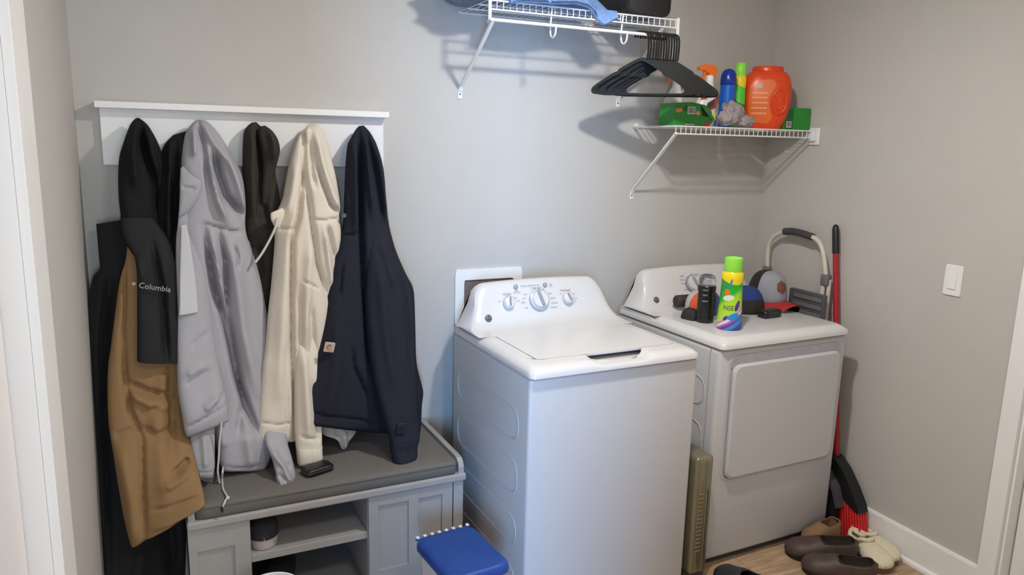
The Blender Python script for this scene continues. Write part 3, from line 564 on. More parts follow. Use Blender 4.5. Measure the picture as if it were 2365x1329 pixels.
# charcoal fleece jacket behind
cf = garment('charcoal_fleece_jacket', 'dark charcoal fleece jacket squeezed between the gray windbreaker and the cream hoodie', 'jacket', (-.072, -.05, 1.66))
drape('fleece_body', [(-0.0688,-0.055,1.691,-0.0543,-0.055,1.6929,0.004),(-0.087,-0.06,1.6757,-0.0438,-0.06,1.6814,0.016),(-0.0986,-0.066,1.6519,-0.0194,-0.066,1.6584,0.026),(-0.1043,-0.07,1.5915,-0.0015,-0.07,1.6007,0.032),(-0.1079,-0.075,1.5175,0.0009,-0.075,1.518,0.034),(-0.1106,-0.08,1.428,0.0119,-0.08,1.4268,0.036),(-0.1108,-0.09,1.3077,0.0123,-0.09,1.3042,0.036),(-0.1051,-0.1,1.1548,-0.0092,-0.1,1.1497,0.036),(-0.0916,-0.11,0.9668,-0.0019,-0.11,0.9593,0.036),(-0.1167,-0.125,0.7474,0.0038,-0.125,0.7329,0.036),(-0.2144,-0.15,0.5733,-0.0055,-0.15,0.5584,0.03),(-0.2753,-0.16,0.5133,-0.0396,-0.16,0.5,0.02)], M_char, cf,
      folds=[([(-0.0536,1.681),(-0.0484,1.5924),(-0.0484,1.516),(-0.0675,1.3596)],-0.016,0.009), ([(-0.0742,1.6657),(-0.083,1.5174),(-0.0862,1.3661)],0.012,0.014), ([(-0.0348,1.4873),(-0.0464,1.4113),(-0.0357,1.3419)],-0.014,0.01), ([(-0.0711,1.2771),(-0.0612,1.1525)],-0.01,0.01)], seed=15)
drape('hood', [(-0.0446,-0.09,1.6782,-0.0302,-0.09,1.6816,0.006),(-0.052,-0.098,1.6575,-0.0084,-0.095,1.6646,0.02),(-0.0512,-0.104,1.6225,0.0088,-0.1,1.6355,0.032),(-0.0469,-0.106,1.5932,0.0148,-0.1,1.6,0.034),(-0.045,-0.104,1.5607,0.0079,-0.1,1.5671,0.03),(-0.046,-0.1,1.519,-0.0047,-0.095,1.5219,0.026),(-0.0504,-0.098,1.474,-0.0089,-0.092,1.4735,0.02),(-0.0524,-0.096,1.4136,0.0011,-0.09,1.4124,0.012)], M_char, cf, folds=[([(-0.0233,1.6671),(-0.0105,1.6233),(-0.0126,1.5639)],0.012,0.012), ([(-0.0047,1.6234),(0,1.5909)],-0.006,0.006)], n=32, mm=60, seed=16)

# cream hoodie
ch = garment('cream_hoodie', 'cream heather hooded sweatshirt with a dangling drawstring', 'hoodie', (.127, -.06, 1.66))
CF = [([(0.0943,1.6465),(0.0835,1.4999),(0.0553,1.3654),(0.0321,1.2955),(0.0224,1.1353),(0.0139,0.9206),(0.0133,0.7678),(0.0078,0.5982)],-0.022,0.01), ([(0.0687,1.4908),(0.0153,1.2829),(-0.0114,1.0756),(-0.0413,0.7748)],0.01,0.022),
      ([(0.0903,1.5195),(0.1013,1.3569),(0.1158,1.2079),(0.148,1.0814)],-0.018,0.01), ([(0.0918,1.2807),(0.0748,1.1461),(0.0551,0.9175)],0.012,0.018), ([(0.1199,1.6561),(0.1141,1.5506),(0.1197,1.4743)],-0.012,0.008),
      ([(0.1365,1.6715),(0.1486,1.5513),(0.1783,1.4438),(0.2067,1.3921)],0.014,0.014), ([(0.1267,1.5813),(0.1456,1.4917),(0.173,1.4128),(0.208,1.3779)],-0.012,0.008), ([(0.109,1.6857),(0.1014,1.6256)],0.01,0.01),
      ([(-0.0112,1.3344),(0.0458,1.3314)],-0.006,0.005), ([(0.1035,1.3626),(0.1474,1.3602),(0.2044,1.3621)],-0.007,0.005), ([(0.1576,1.3383),(0.1716,1.2754),(0.1858,1.2117)],-0.014,0.01), ([(0.1423,1.3386),(0.1547,1.213),(0.1682,1.1168)],0.01,0.01),
      ([(0.0593,1.1571),(0.1154,1.1213)],-0.006,0.004), ([(0.0465,1.1368),(0.042,0.9818),(0.0416,0.7585)],-0.008,0.012), ([(0.0833,1.0725),(0.0919,0.8175)],-0.012,0.012), ([(0.0586,1.5508),(0.0382,1.4607),(0.0166,1.3852)],0.008,0.012), ([(-0.1054,0.6757),(-0.0479,0.6613),(0.0065,0.6552)],-0.004,0.004), ([(-0.0083,0.9313),(-0.0155,0.6142)],-0.006,0.01)]
drape('hoodie_body', [(0.1213,-0.065,1.6909,0.1396,-0.065,1.6945,0.004),(0.1092,-0.08,1.6768,0.1583,-0.078,1.6828,0.018),(0.0875,-0.09,1.6582,0.1767,-0.088,1.6392,0.032),(0.063,-0.105,1.6129,0.1899,-0.1,1.5786,0.042),(0.0451,-0.115,1.5621,0.2021,-0.11,1.519,0.05),(0.0282,-0.125,1.4935,0.2096,-0.12,1.4561,0.055),(0.013,-0.135,1.4311,0.2126,-0.13,1.4038,0.055),(-0.0074,-0.145,1.387,0.2066,-0.14,1.3642,0.055),(-0.0192,-0.155,1.334,0.2108,-0.145,1.3129,0.055),(-0.0223,-0.165,1.2839,0.2053,-0.15,1.2505,0.052),(-0.0398,-0.185,1.1507,0.1779,-0.165,1.135,0.05),(-0.0577,-0.205,1.0438,0.16,-0.18,1.0222,0.05),(-0.0724,-0.22,0.9295,0.1475,-0.19,0.901,0.048),(-0.087,-0.235,0.8572,0.1328,-0.2,0.8235,0.048),(-0.1032,-0.25,0.7383,0.1159,-0.21,0.7134,0.046),(-0.1121,-0.262,0.6567,0.0778,-0.22,0.6308,0.04),(-0.1156,-0.268,0.6197,0.044,-0.23,0.5814,0.03),(-0.1161,-0.27,0.6126,0.0118,-0.24,0.5752,0.02)], M_cream, ch, folds=CF, n=72, mm=160, seed=18, wr=.004)
drape('sleeve', [(0.0531,-0.17,1.0801,0.1085,-0.15,1.0884,0.004),(0.037,-0.195,0.9763,0.1175,-0.17,0.9797,0.022),(0.0246,-0.235,0.877,0.1186,-0.215,0.8699,0.036),(0.0146,-0.26,0.7744,0.1146,-0.24,0.7724,0.04),(0.0078,-0.28,0.6542,0.1038,-0.27,0.6288,0.04),(0.0071,-0.292,0.5944,0.0999,-0.285,0.5858,0.036),(0.0082,-0.298,0.5643,0.0978,-0.292,0.5543,0.034)], M_cream, ch, folds=[([(0.0487,0.9285),(0.0487,0.6085)],0.01,0.016), ([(0.078,0.7989),(0.0848,0.5867)],-0.01,0.01), ([(0.0217,0.62),(0.0888,0.5937)],-0.005,0.006)], n=40, mm=80, back=.7, seed=19)
cuff('ribbed_cuff', [(0.0086,-0.297,0.5735,0.0997,-0.291,0.5635,0.036),(0.0085,-0.302,0.5464,0.0979,-0.298,0.5435,0.036),(0.0097,-0.308,0.5194,0.0979,-0.304,0.5262,0.03),(0.0135,-0.31,0.5099,0.0943,-0.306,0.5194,0.018)], M_cream, ch, 16, .0015)
drape('sleeve', [(0.1177,-0.17,0.7335,0.2188,-0.16,0.7182,0.03),(0.1153,-0.2,0.61,0.2359,-0.19,0.5979,0.03),(0.1188,-0.21,0.5744,0.243,-0.2,0.5713,0.026),(0.1554,-0.215,0.5557,0.235,-0.205,0.5554,0.022),(0.1726,-0.215,0.5395,0.214,-0.21,0.5347,0.018),(0.1802,-0.215,0.5178,0.2028,-0.215,0.5177,0.014),(0.1849,-0.215,0.5068,0.1961,-0.215,0.5067,0.008)], M_cream, ch, folds=[([(0.1594,0.5953),(0.1744,0.5471)],-0.008,0.006), ([(0.1913,0.5907),(0.1964,0.5128)],0.008,0.008)], n=32, mm=50, seed=20)
drape('collar', [(-0.0067,-0.185,1.3997,0.0028,-0.18,1.405,0.003),(-0.0248,-0.19,1.393,0.0119,-0.185,1.3964,0.008),(-0.0353,-0.193,1.3861,0.009,-0.19,1.3761,0.01),(-0.0349,-0.195,1.3656,-0.0007,-0.192,1.3527,0.01),(-0.0257,-0.195,1.3446,-0.0069,-0.192,1.3379,0.006)], M_cream, ch, n=20, mm=24, seed=21, wr=.001)
MB().tube([(-0.016,-0.215,1.3746),(-0.0242,-0.215,1.3424),(-0.0426,-0.215,1.303),(-0.0697,-0.215,1.2565),(-0.0933,-0.215,1.2248)], .0042, 8, smooth=6).obj('drawstring', mat('cream_cord', (214, 207, 192), .9), ch, True, ch)

# navy hoodie
nv = garment('dark_navy_hoodie', 'dark navy heavyweight hooded jacket with a small square patch, rightmost on the rack', 'hoodie', (.314, -.06, 1.66))
NF = [([(0.2982,1.6853),(0.2842,1.5065),(0.278,1.3216),(0.2748,1.1217),(0.2818,0.9655),(0.2872,0.8108)],-0.022,0.01), ([(0.3195,1.6858),(0.3371,1.5526),(0.3521,1.4418),(0.3641,1.3289)],-0.012,0.009), ([(0.3067,1.6762),(0.311,1.5211),(0.3186,1.3622)],0.012,0.01),
      ([(0.3483,1.631),(0.3663,1.4902),(0.3782,1.362)],0.01,0.012), ([(0.2674,1.6293),(0.2596,1.4432),(0.2511,1.3168)],0.012,0.012), ([(0.2481,1.5983),(0.2407,1.4434)],-0.008,0.01), ([(0.2074,1.3069),(0.2449,1.3058),(0.2798,1.308)],-0.006,0.005),
      ([(0.2062,1.2137),(0.1956,1.1481),(0.1882,1.0851)],-0.006,0.005), ([(0.2231,0.9121),(0.228,0.8307),(0.2509,0.7708),(0.2758,0.7165)],-0.01,0.006), ([(0.0344,0.7019),(0.1289,0.6731),(0.2378,0.6417),(0.318,0.6019)],-0.005,0.005),
      ([(0.038,0.6693),(0.1282,0.6405),(0.2373,0.6084)],0.004,0.01), ([(0.1735,1.0411),(0.1536,0.8196),(0.1115,0.6616)],0.008,0.025)]
drape('hoodie_body', [(0.3052,-0.065,1.6903,0.3213,-0.065,1.6924,0.004),(0.2891,-0.078,1.6774,0.3378,-0.075,1.6725,0.018),(0.2704,-0.088,1.6491,0.3543,-0.085,1.6401,0.032),(0.2542,-0.095,1.621,0.3657,-0.09,1.6075,0.04),(0.2446,-0.105,1.564,0.3772,-0.1,1.559,0.048),(0.2382,-0.115,1.5054,0.3822,-0.11,1.5055,0.05),(0.2303,-0.13,1.427,0.3836,-0.12,1.4167,0.052),(0.2224,-0.145,1.3519,0.3918,-0.13,1.3385,0.052),(0.2053,-0.16,1.2818,0.4018,-0.14,1.2728,0.052),(0.165,-0.185,1.1598,0.4152,-0.155,1.1695,0.052),(0.1397,-0.205,1.0291,0.427,-0.17,1.0387,0.052),(0.1135,-0.225,0.9293,0.4353,-0.18,0.9054,0.052),(0.0847,-0.245,0.8353,0.4338,-0.195,0.7899,0.052),(0.0528,-0.26,0.757,0.4221,-0.21,0.6923,0.05),(0.0344,-0.27,0.6953,0.4003,-0.225,0.6136,0.046),(0.0267,-0.275,0.6626,0.3717,-0.235,0.5691,0.036),(0.0265,-0.275,0.6546,0.3618,-0.24,0.5551,0.022)], M_navy, nv, folds=NF, n=72, mm=160, seed=22, wr=.004)
drape('sleeve', [(0.3557,-0.12,1.4106,0.3865,-0.115,1.3937,0.015),(0.3152,-0.165,1.3044,0.4,-0.135,1.2983,0.04),(0.2933,-0.19,1.2131,0.4219,-0.15,1.2063,0.055),(0.2826,-0.21,1.1371,0.4441,-0.165,1.1499,0.06),(0.2765,-0.23,1.0581,0.4663,-0.18,1.0548,0.062),(0.277,-0.26,0.9394,0.4652,-0.21,0.9102,0.062),(0.2868,-0.295,0.7856,0.4576,-0.25,0.7693,0.06),(0.3065,-0.325,0.678,0.4516,-0.29,0.6636,0.058),(0.3212,-0.345,0.6086,0.4503,-0.315,0.5958,0.055),(0.328,-0.36,0.5718,0.4438,-0.335,0.5582,0.05)], M_navy, nv,
      folds=[([(0.3776,1.3576),(0.3947,1.2543),(0.4185,1.1441),(0.4305,0.9765),(0.4325,0.7919)],-0.01,0.012), ([(0.3292,1.213),(0.3296,0.9811),(0.3543,0.7463)],0.01,0.02), ([(0.3459,1.276),(0.377,1.1138)],0.01,0.016)], n=48, mm=120, back=.7, seed=23, wr=.005)
drape('back_panel', [(0.3931,-0.09,1.3588,0.4108,-0.085,1.2837,0.015),(0.4064,-0.1,1.2609,0.438,-0.095,1.2058,0.02),(0.4183,-0.115,1.1629,0.4657,-0.105,1.1387,0.025),(0.4406,-0.125,1.0878,0.4902,-0.115,1.0847,0.03),(0.4458,-0.135,1.0132,0.4939,-0.125,1.018,0.03),(0.4494,-0.15,0.8621,0.4926,-0.14,0.8555,0.03),(0.4548,-0.16,0.7915,0.4946,-0.15,0.7845,0.03),(0.4516,-0.17,0.7285,0.5108,-0.16,0.7097,0.03),(0.4499,-0.175,0.6776,0.5164,-0.165,0.6734,0.03),(0.4482,-0.18,0.6266,0.5095,-0.17,0.6224,0.028),(0.445,-0.19,0.5508,0.5027,-0.18,0.5389,0.024),(0.4433,-0.195,0.4995,0.4958,-0.185,0.4877,0.014)], M_navy, nv, n=28, mm=70, seed=24)
cuff('ribbed_cuff', [(0.3264,-0.36,0.5803,0.4455,-0.335,0.5647,0.05),(0.3272,-0.368,0.5584,0.4339,-0.345,0.5363,0.044),(0.3284,-0.38,0.5298,0.4291,-0.36,0.509,0.042),(0.3308,-0.388,0.5061,0.4177,-0.375,0.4898,0.036),(0.3414,-0.39,0.4935,0.4062,-0.38,0.4836,0.022)], M_navy, nv, 18, .002)
MB().lathe([(.0005, -.0015), (.008, -.0015), (.0085, 0), (.008, .0015), (.0005, .0015)], (0, 0, 0), 16).xf(basis((0.216,-0.19,1.3752), (1, 0, 0), (0, -.1, 1))).obj('snap_button', M_metal, nv, True, nv)
MB().tube([(0.2001,-0.142,1.3723),(0.1957,-0.147,1.3589),(0.2101,-0.15,1.3339),(0.2133,-0.16,1.291),(0.1901,-0.174,1.2151),(0.1636,-0.19,1.1402),(0.1399,-0.205,1.0418),(0.1132,-0.227,0.9298),(0.0812,-0.247,0.833),(0.0492,-0.263,0.752),(0.0281,-0.276,0.666)], .0022, 6, smooth=4).obj('zipper', M_char, nv, True, nv)
M_patch = mat('pale_label_patch', (196, 188, 180), .8, var=.05, scale=300); M_orange = mat('orange_thread', (196, 122, 50), .8); M_tone = mat('tonal_black_patch', (34, 34, 40), .7)
Mp = basis((0.1333,-0.293,0.9244), (0.0329,0,-0.0063), (0, -.2, 1))
pt = MB().prism(rrect(-.0175, -.0175, .0175, .0175, .002), (-.006, .001), Mp).obj('square_patch', M_patch, nv, False, nv)
arc = lambda r, a0, a1, cx, cy: [(cx+r*math.cos(math.radians(a0+(a1-a0)*i/14)), cy+r*math.sin(math.radians(a0+(a1-a0)*i/14)), 0) for i in range(15)]
sw = MB().tube(arc(.0085, 60, 300, 0, .003), [.0018, .0026, .0016], 6).tube(arc(.0045, 200, -60, .001, .0035), [.0014, .002, .001], 6).xf(Mp @ Matrix.Translation((0, 0, .0008))).obj('patch_emblem', M_orange, pt, True, nv)
MB().prism([(-.011, -.014), (.011, -.014), (.011, -.0115), (-.011, -.0115)], (.0005, .0014), Mp).obj('patch_lettering', M_orange, pt, False, nv)
Mq = basis((0.3615,-0.4,0.6298), (0.032,0,-0.0013), (0, -.25, 1))
pq = MB().prism(rrect(-.0165, -.0185, .0165, .0185, .002), (-.012, .001), Mq).obj('sleeve_patch', M_tone, nv, False, nv)
MB().tube(arc(.007, 60, 300, 0, .002), [.0015, .0022, .0014], 6).xf(Mq @ Matrix.Translation((0, 0, .0008))).obj('patch_emblem', M_yoke, pq, True, nv)

# wallet on the cushion
wl = thing('black_wallet', 'small black leather pouch lying on the bench cushion below the cream cuff', 'pouch', (0.0659,-0.3741,0.5055), .35)
MB().loft([[(x, y, z) for x, y in fit(rrect(-.052+o, -.03+o, .052-o, .03-o, .014), 40)] for o, z in ((.004, 0), (0, .004), (0, .018), (.004, .023), (.012, .0245))]).obj('pouch', mat('black_leather', (20, 20, 21), .38, var=.2, bump=.3, bscale=300), wl)
MB().tube([(x, y, .012) for x, y in fit(rrect(-.0525, -.0305, .0525, .0305, .014), 40)], .0012, 6, closed=True).obj('zipper', M_gap, wl)

# ------------------------------------------------------------ wire shelves
def wire_shelf(root, x0, x1, zd, dep, step, lip=.032):
    """deck wires run front to back and bend down over the front lip"""
    pr = [(0, -.004, 0), (0, -dep+.006, 0), (0, -dep+.001, -.003), (0, -dep, -.008), (0, -dep, -lip)]
    wr = MB().tube(pr, .0016, 6).obj('wire', M_wire, root); wr.location = (x0, 0, zd)
    k = int((x1-x0)/step)
    for i in range(1, k+1):
        o = wr.copy(); col.objects.link(o); o.location = (x0+(x1-x0)*i/k, 0, zd)
    for y, z in ((-.006, -.004), (-dep*.36, -.004), (-dep*.70, -.004), (-dep-.001, -.002), (-dep-.001, -lip)):
        MB().tube([(x0-.006, y, zd+z), (x1+.006, y, zd+z)], .0033, 8).obj('support_rod', M_wire, root)
def bracket(root, x, zf, yf, zw):
    """flat diagonal brace: front fork at the shelf lip, foot screwed to the wall"""
    pth = [(x, yf, zf), (x, yf*.5, (zf+zw)/2), (x, -.012, zw+.012), (x, -.004, zw-.004)]
    b = MB()
    for i in range(3):
        a, c = Vector(pth[i]), Vector(pth[i+1]); d = (c-a).normalized(); up = Vector((1, 0, 0)); s = d.cross(up)
        q_ = [a+up*sx*.0065+s*sy*.004 for sx, sy in ((-1, -1), (1, -1), (1, 1), (-1, 1))]+[c+up*sx*.0065+s*sy*.004 for sx, sy in ((-1, -1), (1, -1), (1, 1), (-1, 1))]
        b.add(q_, [(3, 2, 1, 0), (4, 5, 6, 7), (0, 1, 5, 4), (1, 2, 6, 5), (2, 3, 7, 6), (3, 0, 4, 7)])
    b.box((x-.009, -.004, zw-.034), (x+.009, -.0005, zw+.004), .0015)
    o = b.obj('bracket', M_wire, root, False)
    MB().lathe([(.0004, 0), (.0042, 0), (.003, .002), (.0004, .0022)], n=12).xf(Matrix.Translation((x, -.004, zw-.016)) @ Matrix.Rotation(PI/2, 4, 'X')).obj('screw', M_metal, o)
us = thing('wire_shelf', 'upper white wire shelf with a hanging rod, high on the back wall', 'shelf', (0, 0, 0))
ZU = 2.135; UX0, UX1 = .716, 1.512
wire_shelf(us, UX0, UX1, ZU, .305, .0252)
bracket(us, .722, 2.064, -.318, 1.842); bracket(us, 1.455, 2.10, -.30, 1.838)
for x in (UX0-.004, UX1+.006):
    MB().box((x-.006, -.316, 2.056), (x+.006, -.308, ZU+.006), .002).box((x-.006, -.316, 2.056), (x+.006, -.296, 2.066), .002).obj('end_hanger', M_wire, us, False)
MB().tube([(UX0-.006, -.318, 2.066), (UX1+.008, -.318, 2.066)], .0062, 12).obj('hanging_rod', M_wire, us)
for x in (.962, 1.268):
    MB().tube([(x, -.303, ZU-.004), (x, -.300, 2.11), (x, -.294, 2.066), (x, -.298, 2.036), (x, -.316, 2.024), (x, -.333, 2.034), (x, -.338, 2.058)], .0036, 8, smooth=5).obj('rod_hook', M_wire, us)
ls = thing('wire_shelf', 'lower white wire shelf holding cleaning supplies in the corner', 'shelf', (0, 0, 0)); ZL = 1.727
wire_shelf(ls, 1.545, 2.285, ZL, .305, .0252)
bracket(ls, 1.552, 1.698, -.302, 1.438)
MB().tube([(1.54, -.003, ZL-.003), (1.54, -.3, ZL-.003)], .003, 8).obj('support_rod', M_wire, ls)
MB().box((2.284, -.322, ZL-.045), (2.3125, -.290, ZL+.006), .003).box((2.303, -.335, ZL-.062), (2.3128, -.278, ZL+.014), .003).obj('wall_clip', M_wire, ls, False)
MB().box((1.556-.012, -.007, ZL-.012), (1.556+.012, -.0005, ZL+.012), .003).obj('wall_clip', M_wire, ls, False)

# ------------------------------------------------------------ hangers
HA = -.60
def hanger_outline():
    L_ = [(0, 0), (-.026, -.010), (-.088, -.046), (-.089, -.053), (-.101, -.057), (-.110, -.061), (-.176, -.106), (-.188, -.118), (-.191, -.128), (-.187, -.138), (-.176, -.142)]
    outer = [(-x, y) for x, y in L_[::-1]]+L_[1:]                     # right tip .. top .. left tip
    outer = outer+[(-.1, -.143), (0, -.144), (.1, -.143)]
    inn = [(.160, -.134), (.170, -.128), (.168, -.116), (.154, -.104), (.104, -.072), (.094, -.070), (.084, -.064), (.078, -.054), (.03, -.026), (.012, -.016), (0, -.013), (-.012, -.016), (-.03, -.026), (-.078, -.054), (-.084, -.064), (-.094, -.070), (-.104, -.072), (-.154, -.104), (-.168, -.116), (-.170, -.128), (-.160, -.134), (-.08, -.1355), (0, -.136), (.08, -.1355)]
    return outer, inn
HG = thing('plastic_hanger', '', 'hanger', (0, 0, 0), 0, 'black hangers bunched on the rod')
oo, ii = hanger_outline()
def polar(poly, n=72, c=(0, -.09)):
    """resample by angle round an interior point so that both loops pair up"""
    P = np.array(poly+[poly[0]]); d = np.r_[0, np.cumsum(np.hypot(*np.diff(P, axis=0).T))]; t = np.linspace(0, d[-1], 1500, endpoint=False)
    X = np.interp(t, d, P[:, 0]); Y = np.interp(t, d, P[:, 1]); A = np.arctan2((Y-c[1])*2.6, X-c[0])
    out = []
    for k in range(n):
        a = -PI+2*PI*k/n; i = int(np.argmin(np.abs(np.angle(np.exp(1j*(A-a)))))); out.append((X[i], Y[i]))
    return out
MH = Matrix(((1, 0, 0, 0), (0, 0, -1, 0), (0, 1, 0, -.092), (0, 0, 0, 1)))
MB().ring(polar(oo), polar(ii), (-.0032, .0032), MH).obj('hanger_body', M_hanger, HG, False)
MB().tube([(.022, 0, -.098), (.024, 0, -.07), (.024, 0, -.03), (.020, 0, -.008), (.010, 0, .001), (-.012, 0, .003), (-.026, 0, -.001), (-.029, 0, -.012), (-.028, 0, -.02)], .0036, 8, smooth=3).obj('hook', M_hanger, HG)
hx = np.linspace(1.352, 1.496, 13); NH = len(hx)
ORD = ['leftmost', 'second from the left', 'third from the left', 'fourth from the left', 'fifth from the left', 'sixth from the left', 'middle one', 'sixth from the right', 'fifth from the right', 'fourth from the right', 'third from the right', 'second from the right', 'rightmost']
for i, x in enumerate(hx):
    h = HG if i == 0 else copy_tree(HG)
    h.location = (x, -.318, 2.0725+.0008*math.sin(i*2.3)); h.rotation_euler = (0, .012*math.sin(i*1.7), HA+.03*math.sin(i*2.1+1))
    h['label'] = 'black plastic hanger on the upper shelf rod, '+ORD[i]+' of the bunch'

# ------------------------------------------------------------ things on the upper shelf
def lump(name, c, s, m, root, seed=0, amp=.25, fr=2.2, sub=4, rot=0, flat=None, parent=None):
    bm = bmesh.new(); bmesh.ops.create_icosphere(bm, subdivisions=sub, radius=1)
    for v in bm.verts:
        p = v.co.copy(); d = noise.noise(p*fr+Vector((seed, seed*2, 0)))+.5*abs(noise.noise(p*fr*2.1+Vector((seed*3, 1, 0))))
        v.co = p*(1+amp*d)
        if flat is not None: v.co.z = max(v.co.z, flat)
    M = Matrix.Translation(c) @ Matrix.Rotation(rot, 4, 'Z') @ Matrix.Diagonal((*s, 1))
    V = [tuple(M @ v.co) for v in bm.verts]; Fc = [[v.index for v in f.verts] for f in bm.faces]; bm.free()
    return mesh(name, V, Fc, m, root, True, parent)
M_blue = mat('light_blue_terry', (126, 158, 210), .95, var=.14, scale=60, bump=.5, bscale=300, spec=.1)
M_blue2 = mat('slate_blue_knit', (122, 136, 164), .95, var=.25, scale=90, bump=.5, bscale=260, spec=.1)
tw = thing('blue_towel', 'light blue towel heaped on the upper wire shelf, draping over its front lip', 'towel', (1.02, -.18, ZU+.004))
bm_ = MB(); gx, gy = 56, 40
V = []; Fc = []
for s in (0, 1):
    for i in range(gx):
        for j in range(gy):
            u = i/(gx-1); v = j/(gy-1); x = .785+.43*u+.02*v*u; y = -.03-.278*v-.02*math.sin(u*5)
            hump = math.sin(PI*min(1, max(0, u)))**.5*(math.sin(PI*min(1, v*.93+.04))**.6)
            z = ZU+.010+.105*hump*(1+.35*noise.noise(Vector((u*4, v*3, 2))))+.018*noise.noise(Vector((u*9, v*7, 5)))*hump
            over = max(0, (v-.80)/.20)                               # front flap hangs over the lip, deepest at the right
            z -= over*(.020+.055*math.exp(-((u-.86)/.11)**2)+.012*math.exp(-((u-.3)/.2)**2)); y -= over*.034
            z = max(z, ZU+.0065) if y > -.322 else z
            if s: z -= .010*(1-.5*over) if y < -.318 else .004; y += .010*over
            V.append((x, y, z))
N0 = gx*gy
for i in range(gx-1):
    for j in range(gy-1):
        a = i*gy+j; Fc += [(a, a+1, a+gy+1, a+gy), (N0+a, N0+a+gy, N0+a+gy+1, N0+a+1)]
for i in range(gx-1):
    for j in (0, gy-1):
        a = i*gy+j; Fc.append((a, a+gy, a+gy+N0, a+N0))
for j in range(gy-1):
    for i in (0, gx-1):
        a = i*gy+j; Fc.append((a, a+1, a+1+N0, a+N0))
mesh('towel_cloth', V, Fc, M_blue, tw, True, tw, 80)
bl = thing('folded_blanket', 'slate blue knitted blanket bulging past the left end of the upper shelf', 'blanket', (.76, -.15, ZU+.004))
for k, (dx, dz, sx, sy) in enumerate(((0, .022, .125, .135), (-.012, .062, .135, .13), (.0, .104, .12, .13))):
    lump('blanket_fold', (.735+dx, -.18, ZU+.006+dz), (sx, sy*1.1, .026), M_blue2, bl, 5+k, .22, 2.8, 4, 0, -.8, bl)
bgk = thing('black_case', 'black soft case standing on the upper wire shelf beside the blue towel', 'case', (1.385, -.19, ZU+.004))
pr = fit(rrect(-.105, 0, .098, .19, .03), 60)
MB().loft([[(x*k_, y, .002+(z-.002)*1) for x, z in pr] for y, k_ in ((-.122, .93), (-.117, .98), (-.105, 1), (.10, 1), (.115, .97))]).obj('case_shell', mat('black_case_fabric', (30, 28, 29), .6, var=.15, scale=60, bump=.2), bgk)
MB().tube([(x, -.1195, z) for x, z in fit(rrect(-.098, .005, .092, .184, .028), 60)], .003, 6, closed=True).obj('piping', M_black, bgk)

# ------------------------------------------------------------ things on the lower shelf
ZB = ZL+.0022
M_green = mat('green_carton', (38, 140, 50), .4, var=.06, scale=25); M_greend = mat('dark_green_print', (22, 92, 40), .45); M_orangep = mat('orange_print', (232, 140, 62), .5)
M_whitep = mat('white_print', (226, 226, 222), .5); M_hole = mat('carton_hole_shade', (48, 34, 26), .9); M_redp = mat('red_print', (206, 52, 42), .5)
def barcode(root, M, w_, h_, n=12, par=None):
    p = MB().box((-w_/2, -h_/2, 0), (w_/2, h_/2, .0006)).xf(M).obj('barcode_label', M_whitep, root, False)
    b = MB(); rnd = random.Random(3); x = -w_*.42
    while x < w_*.42:
        t = rnd.choice((.035, .05, .07))*w_; b.box((x, -h_*.40, .0004), (x+t, h_*.42, .0011)); x += t+rnd.choice((.05, .075))*w_
    b.xf(M).obj('barcode_bars', M_black, p, False)
c1 = thing('green_carton', 'green carton with a torn open corner at the left end of the lower shelf', 'carton', (1.655, -.225, ZB), .02)
# front face keeps its left part; the right top corner is torn and folded
f = [(-.105, 0), (.075, 0), (.098, .022), (.086, .062), (.05, .086), (-.02, .096), (-.100, .090)]
MF = Matrix(((1, 0, 0, 0), (0, 0, -1, 0), (0, 1, 0, 0), (0, 0, 0, 1)))
MB().prism(f, (-.05, .055), MF).obj('box', M_green, c1, False)
MB().prism([(.028, .080), (.046, .068), (.074, .038), (.040, .042)], (.0545, .0562), MF).obj('torn_opening', M_hole, c1, False)  # flat dark patch, its colour stands for shade inside the tear
MB().prism([(.028, .0815), (.062, .075), (.100, .030), (.092, .026), (.073, .040)], (.055, .062), MF).obj('torn_flap', mat('green_carton_flap', (66, 156, 72), .5), c1, False)
MB().prism(fit(rrect(-.092, .062, -.060, .078, .006), 20), (.0548, .0556), MF @ Matrix.Rotation(.12, 4, 'Z')).obj('orange_mark', M_orangep, c1, False)
MB().prism(fit(rrect(.006, .045, .026, .06, .006), 20), (.0548, .0556), MF).obj('orange_mark', M_orangep, c1, False)
MB().prism(fit(rrect(-.062, .058, .0, .078, .008), 20), (.0546, .0552), MF).obj('dark_band', M_greend, c1, False)
barcode(c1, MF @ Matrix.Translation((-.02, .062, .0555)), .040, .030)
MB().prism([(.052, 0), (.078, 0), (.075, .014), (.06, .018), (.05, .01)], (.055, .0562), MF).obj('red_mark', M_redp, c1, False)
MB().box((-.05, -.0557, .004), (.0, -.0548, .007)).obj('white_lettering', M_whitep, c1, False)

